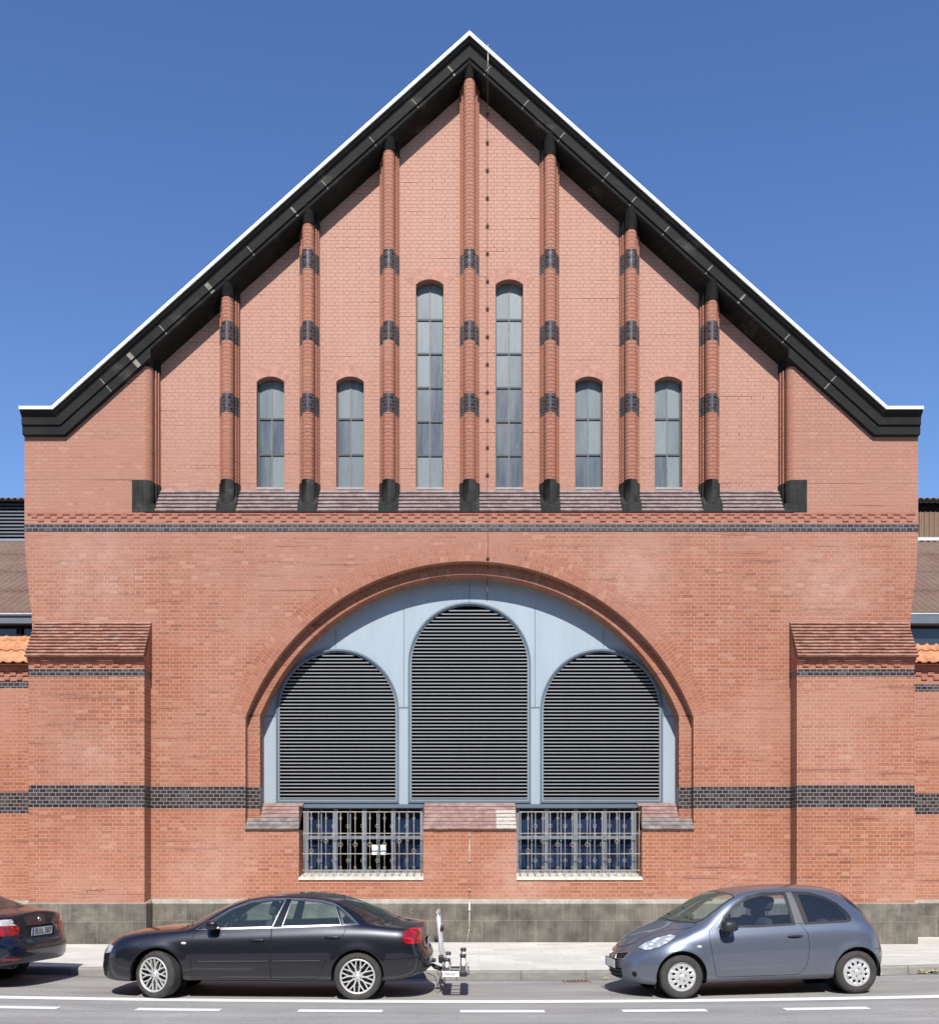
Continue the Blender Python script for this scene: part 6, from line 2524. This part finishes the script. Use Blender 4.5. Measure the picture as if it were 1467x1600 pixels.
# ------------------------------------------------------------------ street drain
dx0, dx1 = (881 - XC) / 104.0, (924 - XC) / 104.0
dy0, dy1 = KY - .50, KY - .205
dr = empty('storm_drain', ((dx0 + dx1) / 2, (dy0 + dy1) / 2, sag((dx0 + dx1) / 2)))
tag(dr, 'rusty slotted iron street drain at the kerb beside the hatchback', 'drain')
gz = sag((dx0 + dx1) / 2)
mb = MB()
t_ = .035
for a, b, c, d_ in ((dx0, dx1, dy0, dy0 + t_), (dx0, dx1, dy1 - t_, dy1), (dx0, dx0 + t_, dy0 + t_, dy1 - t_), (dx1 - t_, dx1, dy0 + t_, dy1 - t_)):
    mb.box(a, b, c, d_, gz - .03, gz + .013)
mb.build('frame', M['rust'], dr)
mb = MB()
n = 7
w_ = (dx1 - dx0 - 2 * t_) / (2 * n - 1)
for i in range(n):
    a = dx0 + t_ + 2 * w_ * i
    mb.box(a, a + w_, dy0 + t_, dy1 - t_, gz - .03, gz + .011)
mb.build('grate_bar', M['rust'], dr)
mb = MB()
mb.box(dx0 + .01, dx1 - .01, dy0 + .01, dy1 - .01, gz + .0045, gz + .006)  # thin black sheet painting the shade below the grate
mb.build('pit', M['black'], dr)

# ------------------------------------------------------------------ fallen leaves in the gutter on the right
mb = MB()
for i in range(150):
    q = random.random()
    x = 6.92 + random.random() ** 1.2 * 1.6 if q < .8 else random.uniform(2, 7.5)
    y = KY - .03 - abs(random.gauss(0, .07)) - (.05 if q > .8 else 0)
    z = sag(x) + .008 + random.random() * (.05 if q < .6 else .008)
    r, a, b = random.uniform(.018, .045), random.uniform(0, 6.3), random.uniform(-.7, .7)
    ca, sa = cos(a), sin(a)
    shape = [(-1, 0), (-.4, .55), (.4, .5), (1, 0), (.4, -.5), (-.4, -.55)]
    mb.face([(x + r * (u * ca - v * sa), y + r * (u * sa + v * ca), z + r * (.5 * b * u + .35 * abs(v)) + .01) for u, v in shape], 0, None, random.random())
lv = mb.build('leaf_litter', M['leaf'])
tag(lv, 'dry yellow leaves swept into the gutter on the right', 'leaves', None, 'stuff')

# ------------------------------------------------------------------ papers taped inside the left barred window
mb = MB()
py = .50
for xa, xb2 in ((581.0, 590.5), (594.5, 603.0)):
    x0_, x1_ = xx(xa, -.5), xx(xb2, -.5)
    z0_, z1_ = zz(1336, -.5), zz(1320.5, -.5)
    mb.box(x0_, x1_, py, py + .002, z0_, z1_, 0)
    mb.box(x0_ + .004, x1_ - .004, py - .001, py, zz(1332, -.5), zz(1328.8, -.5), 1)
pn = mb.build('paper_notice', [M['paper'], M['paper_teal']])
tag(pn, 'pair of small white papers with teal stripe stuck in the left barred window', 'notice')
# ------------------------------------------------------------------ light, sky, camera
SUN_EL, SUN_AZ = radians(43), radians(180.0)     # from behind the camera, square on to the facade
sc = bpy.context.scene
w = bpy.data.worlds.new('World')
sc.world = w
w.use_nodes = True
nt = w.node_tree
nt.nodes.clear()
out = nt.nodes.new('ShaderNodeOutputWorld')
bg = nt.nodes.new('ShaderNodeBackground')
sky = nt.nodes.new('ShaderNodeTexSky')
sky.sky_type = 'NISHITA'
sky.sun_disc = False
sky.sun_elevation = SUN_EL
sky.sun_rotation = SUN_AZ
sky.altitude = 200
sky.air_density = 1.0
sky.dust_density = 0.15
sky.ozone_density = 2.5
bg.inputs[1].default_value = 0.138
hs = nt.nodes.new('ShaderNodeHueSaturation')
hs.inputs['Saturation'].default_value = 1.17
hs.inputs['Hue'].default_value = 0.510
nt.links.new(sky.outputs[0], hs.inputs['Color'])
nt.links.new(hs.outputs[0], bg.inputs[0])
nt.links.new(bg.outputs[0], out.inputs[0])

ld = bpy.data.lights.new('sun', 'SUN')
ld.energy = 4.95
ld.angle = radians(0.53)
ld.color = (1.0, 0.955, 0.89)
lo_ = bpy.data.objects.new('sun', ld)
C.objects.link(lo_)
d = Vector((sin(SUN_AZ) * cos(SUN_EL), cos(SUN_AZ) * cos(SUN_EL), sin(SUN_EL)))
lo_.rotation_euler = d.to_track_quat('Z', 'Y').to_euler()
lo_.location = (0, -20, 30)

cd = bpy.data.cameras.new('camera')
cam = bpy.data.objects.new('camera', cd)
C.objects.link(cam)
cam.location = (0, -DW, H0)
cam.rotation_euler = (radians(90), 0, 0)
cd.sensor_fit = 'HORIZONTAL'
cd.sensor_width = 36
cd.lens = 36 * F / 1467
cd.shift_y = (Y0 - 800) / 1467
cd.shift_x = 0
cd.clip_end = 2000
sc.camera = cam
sc.view_settings.view_transform = 'Standard'
sc.view_settings.look = 'None'
sc.view_settings.exposure = 0.28
sc.view_settings.gamma = 1
sc.render.resolution_x, sc.render.resolution_y = 938, 1024
sc.cycles.max_bounces = 8
sc.cycles.transparent_max_bounces = 12
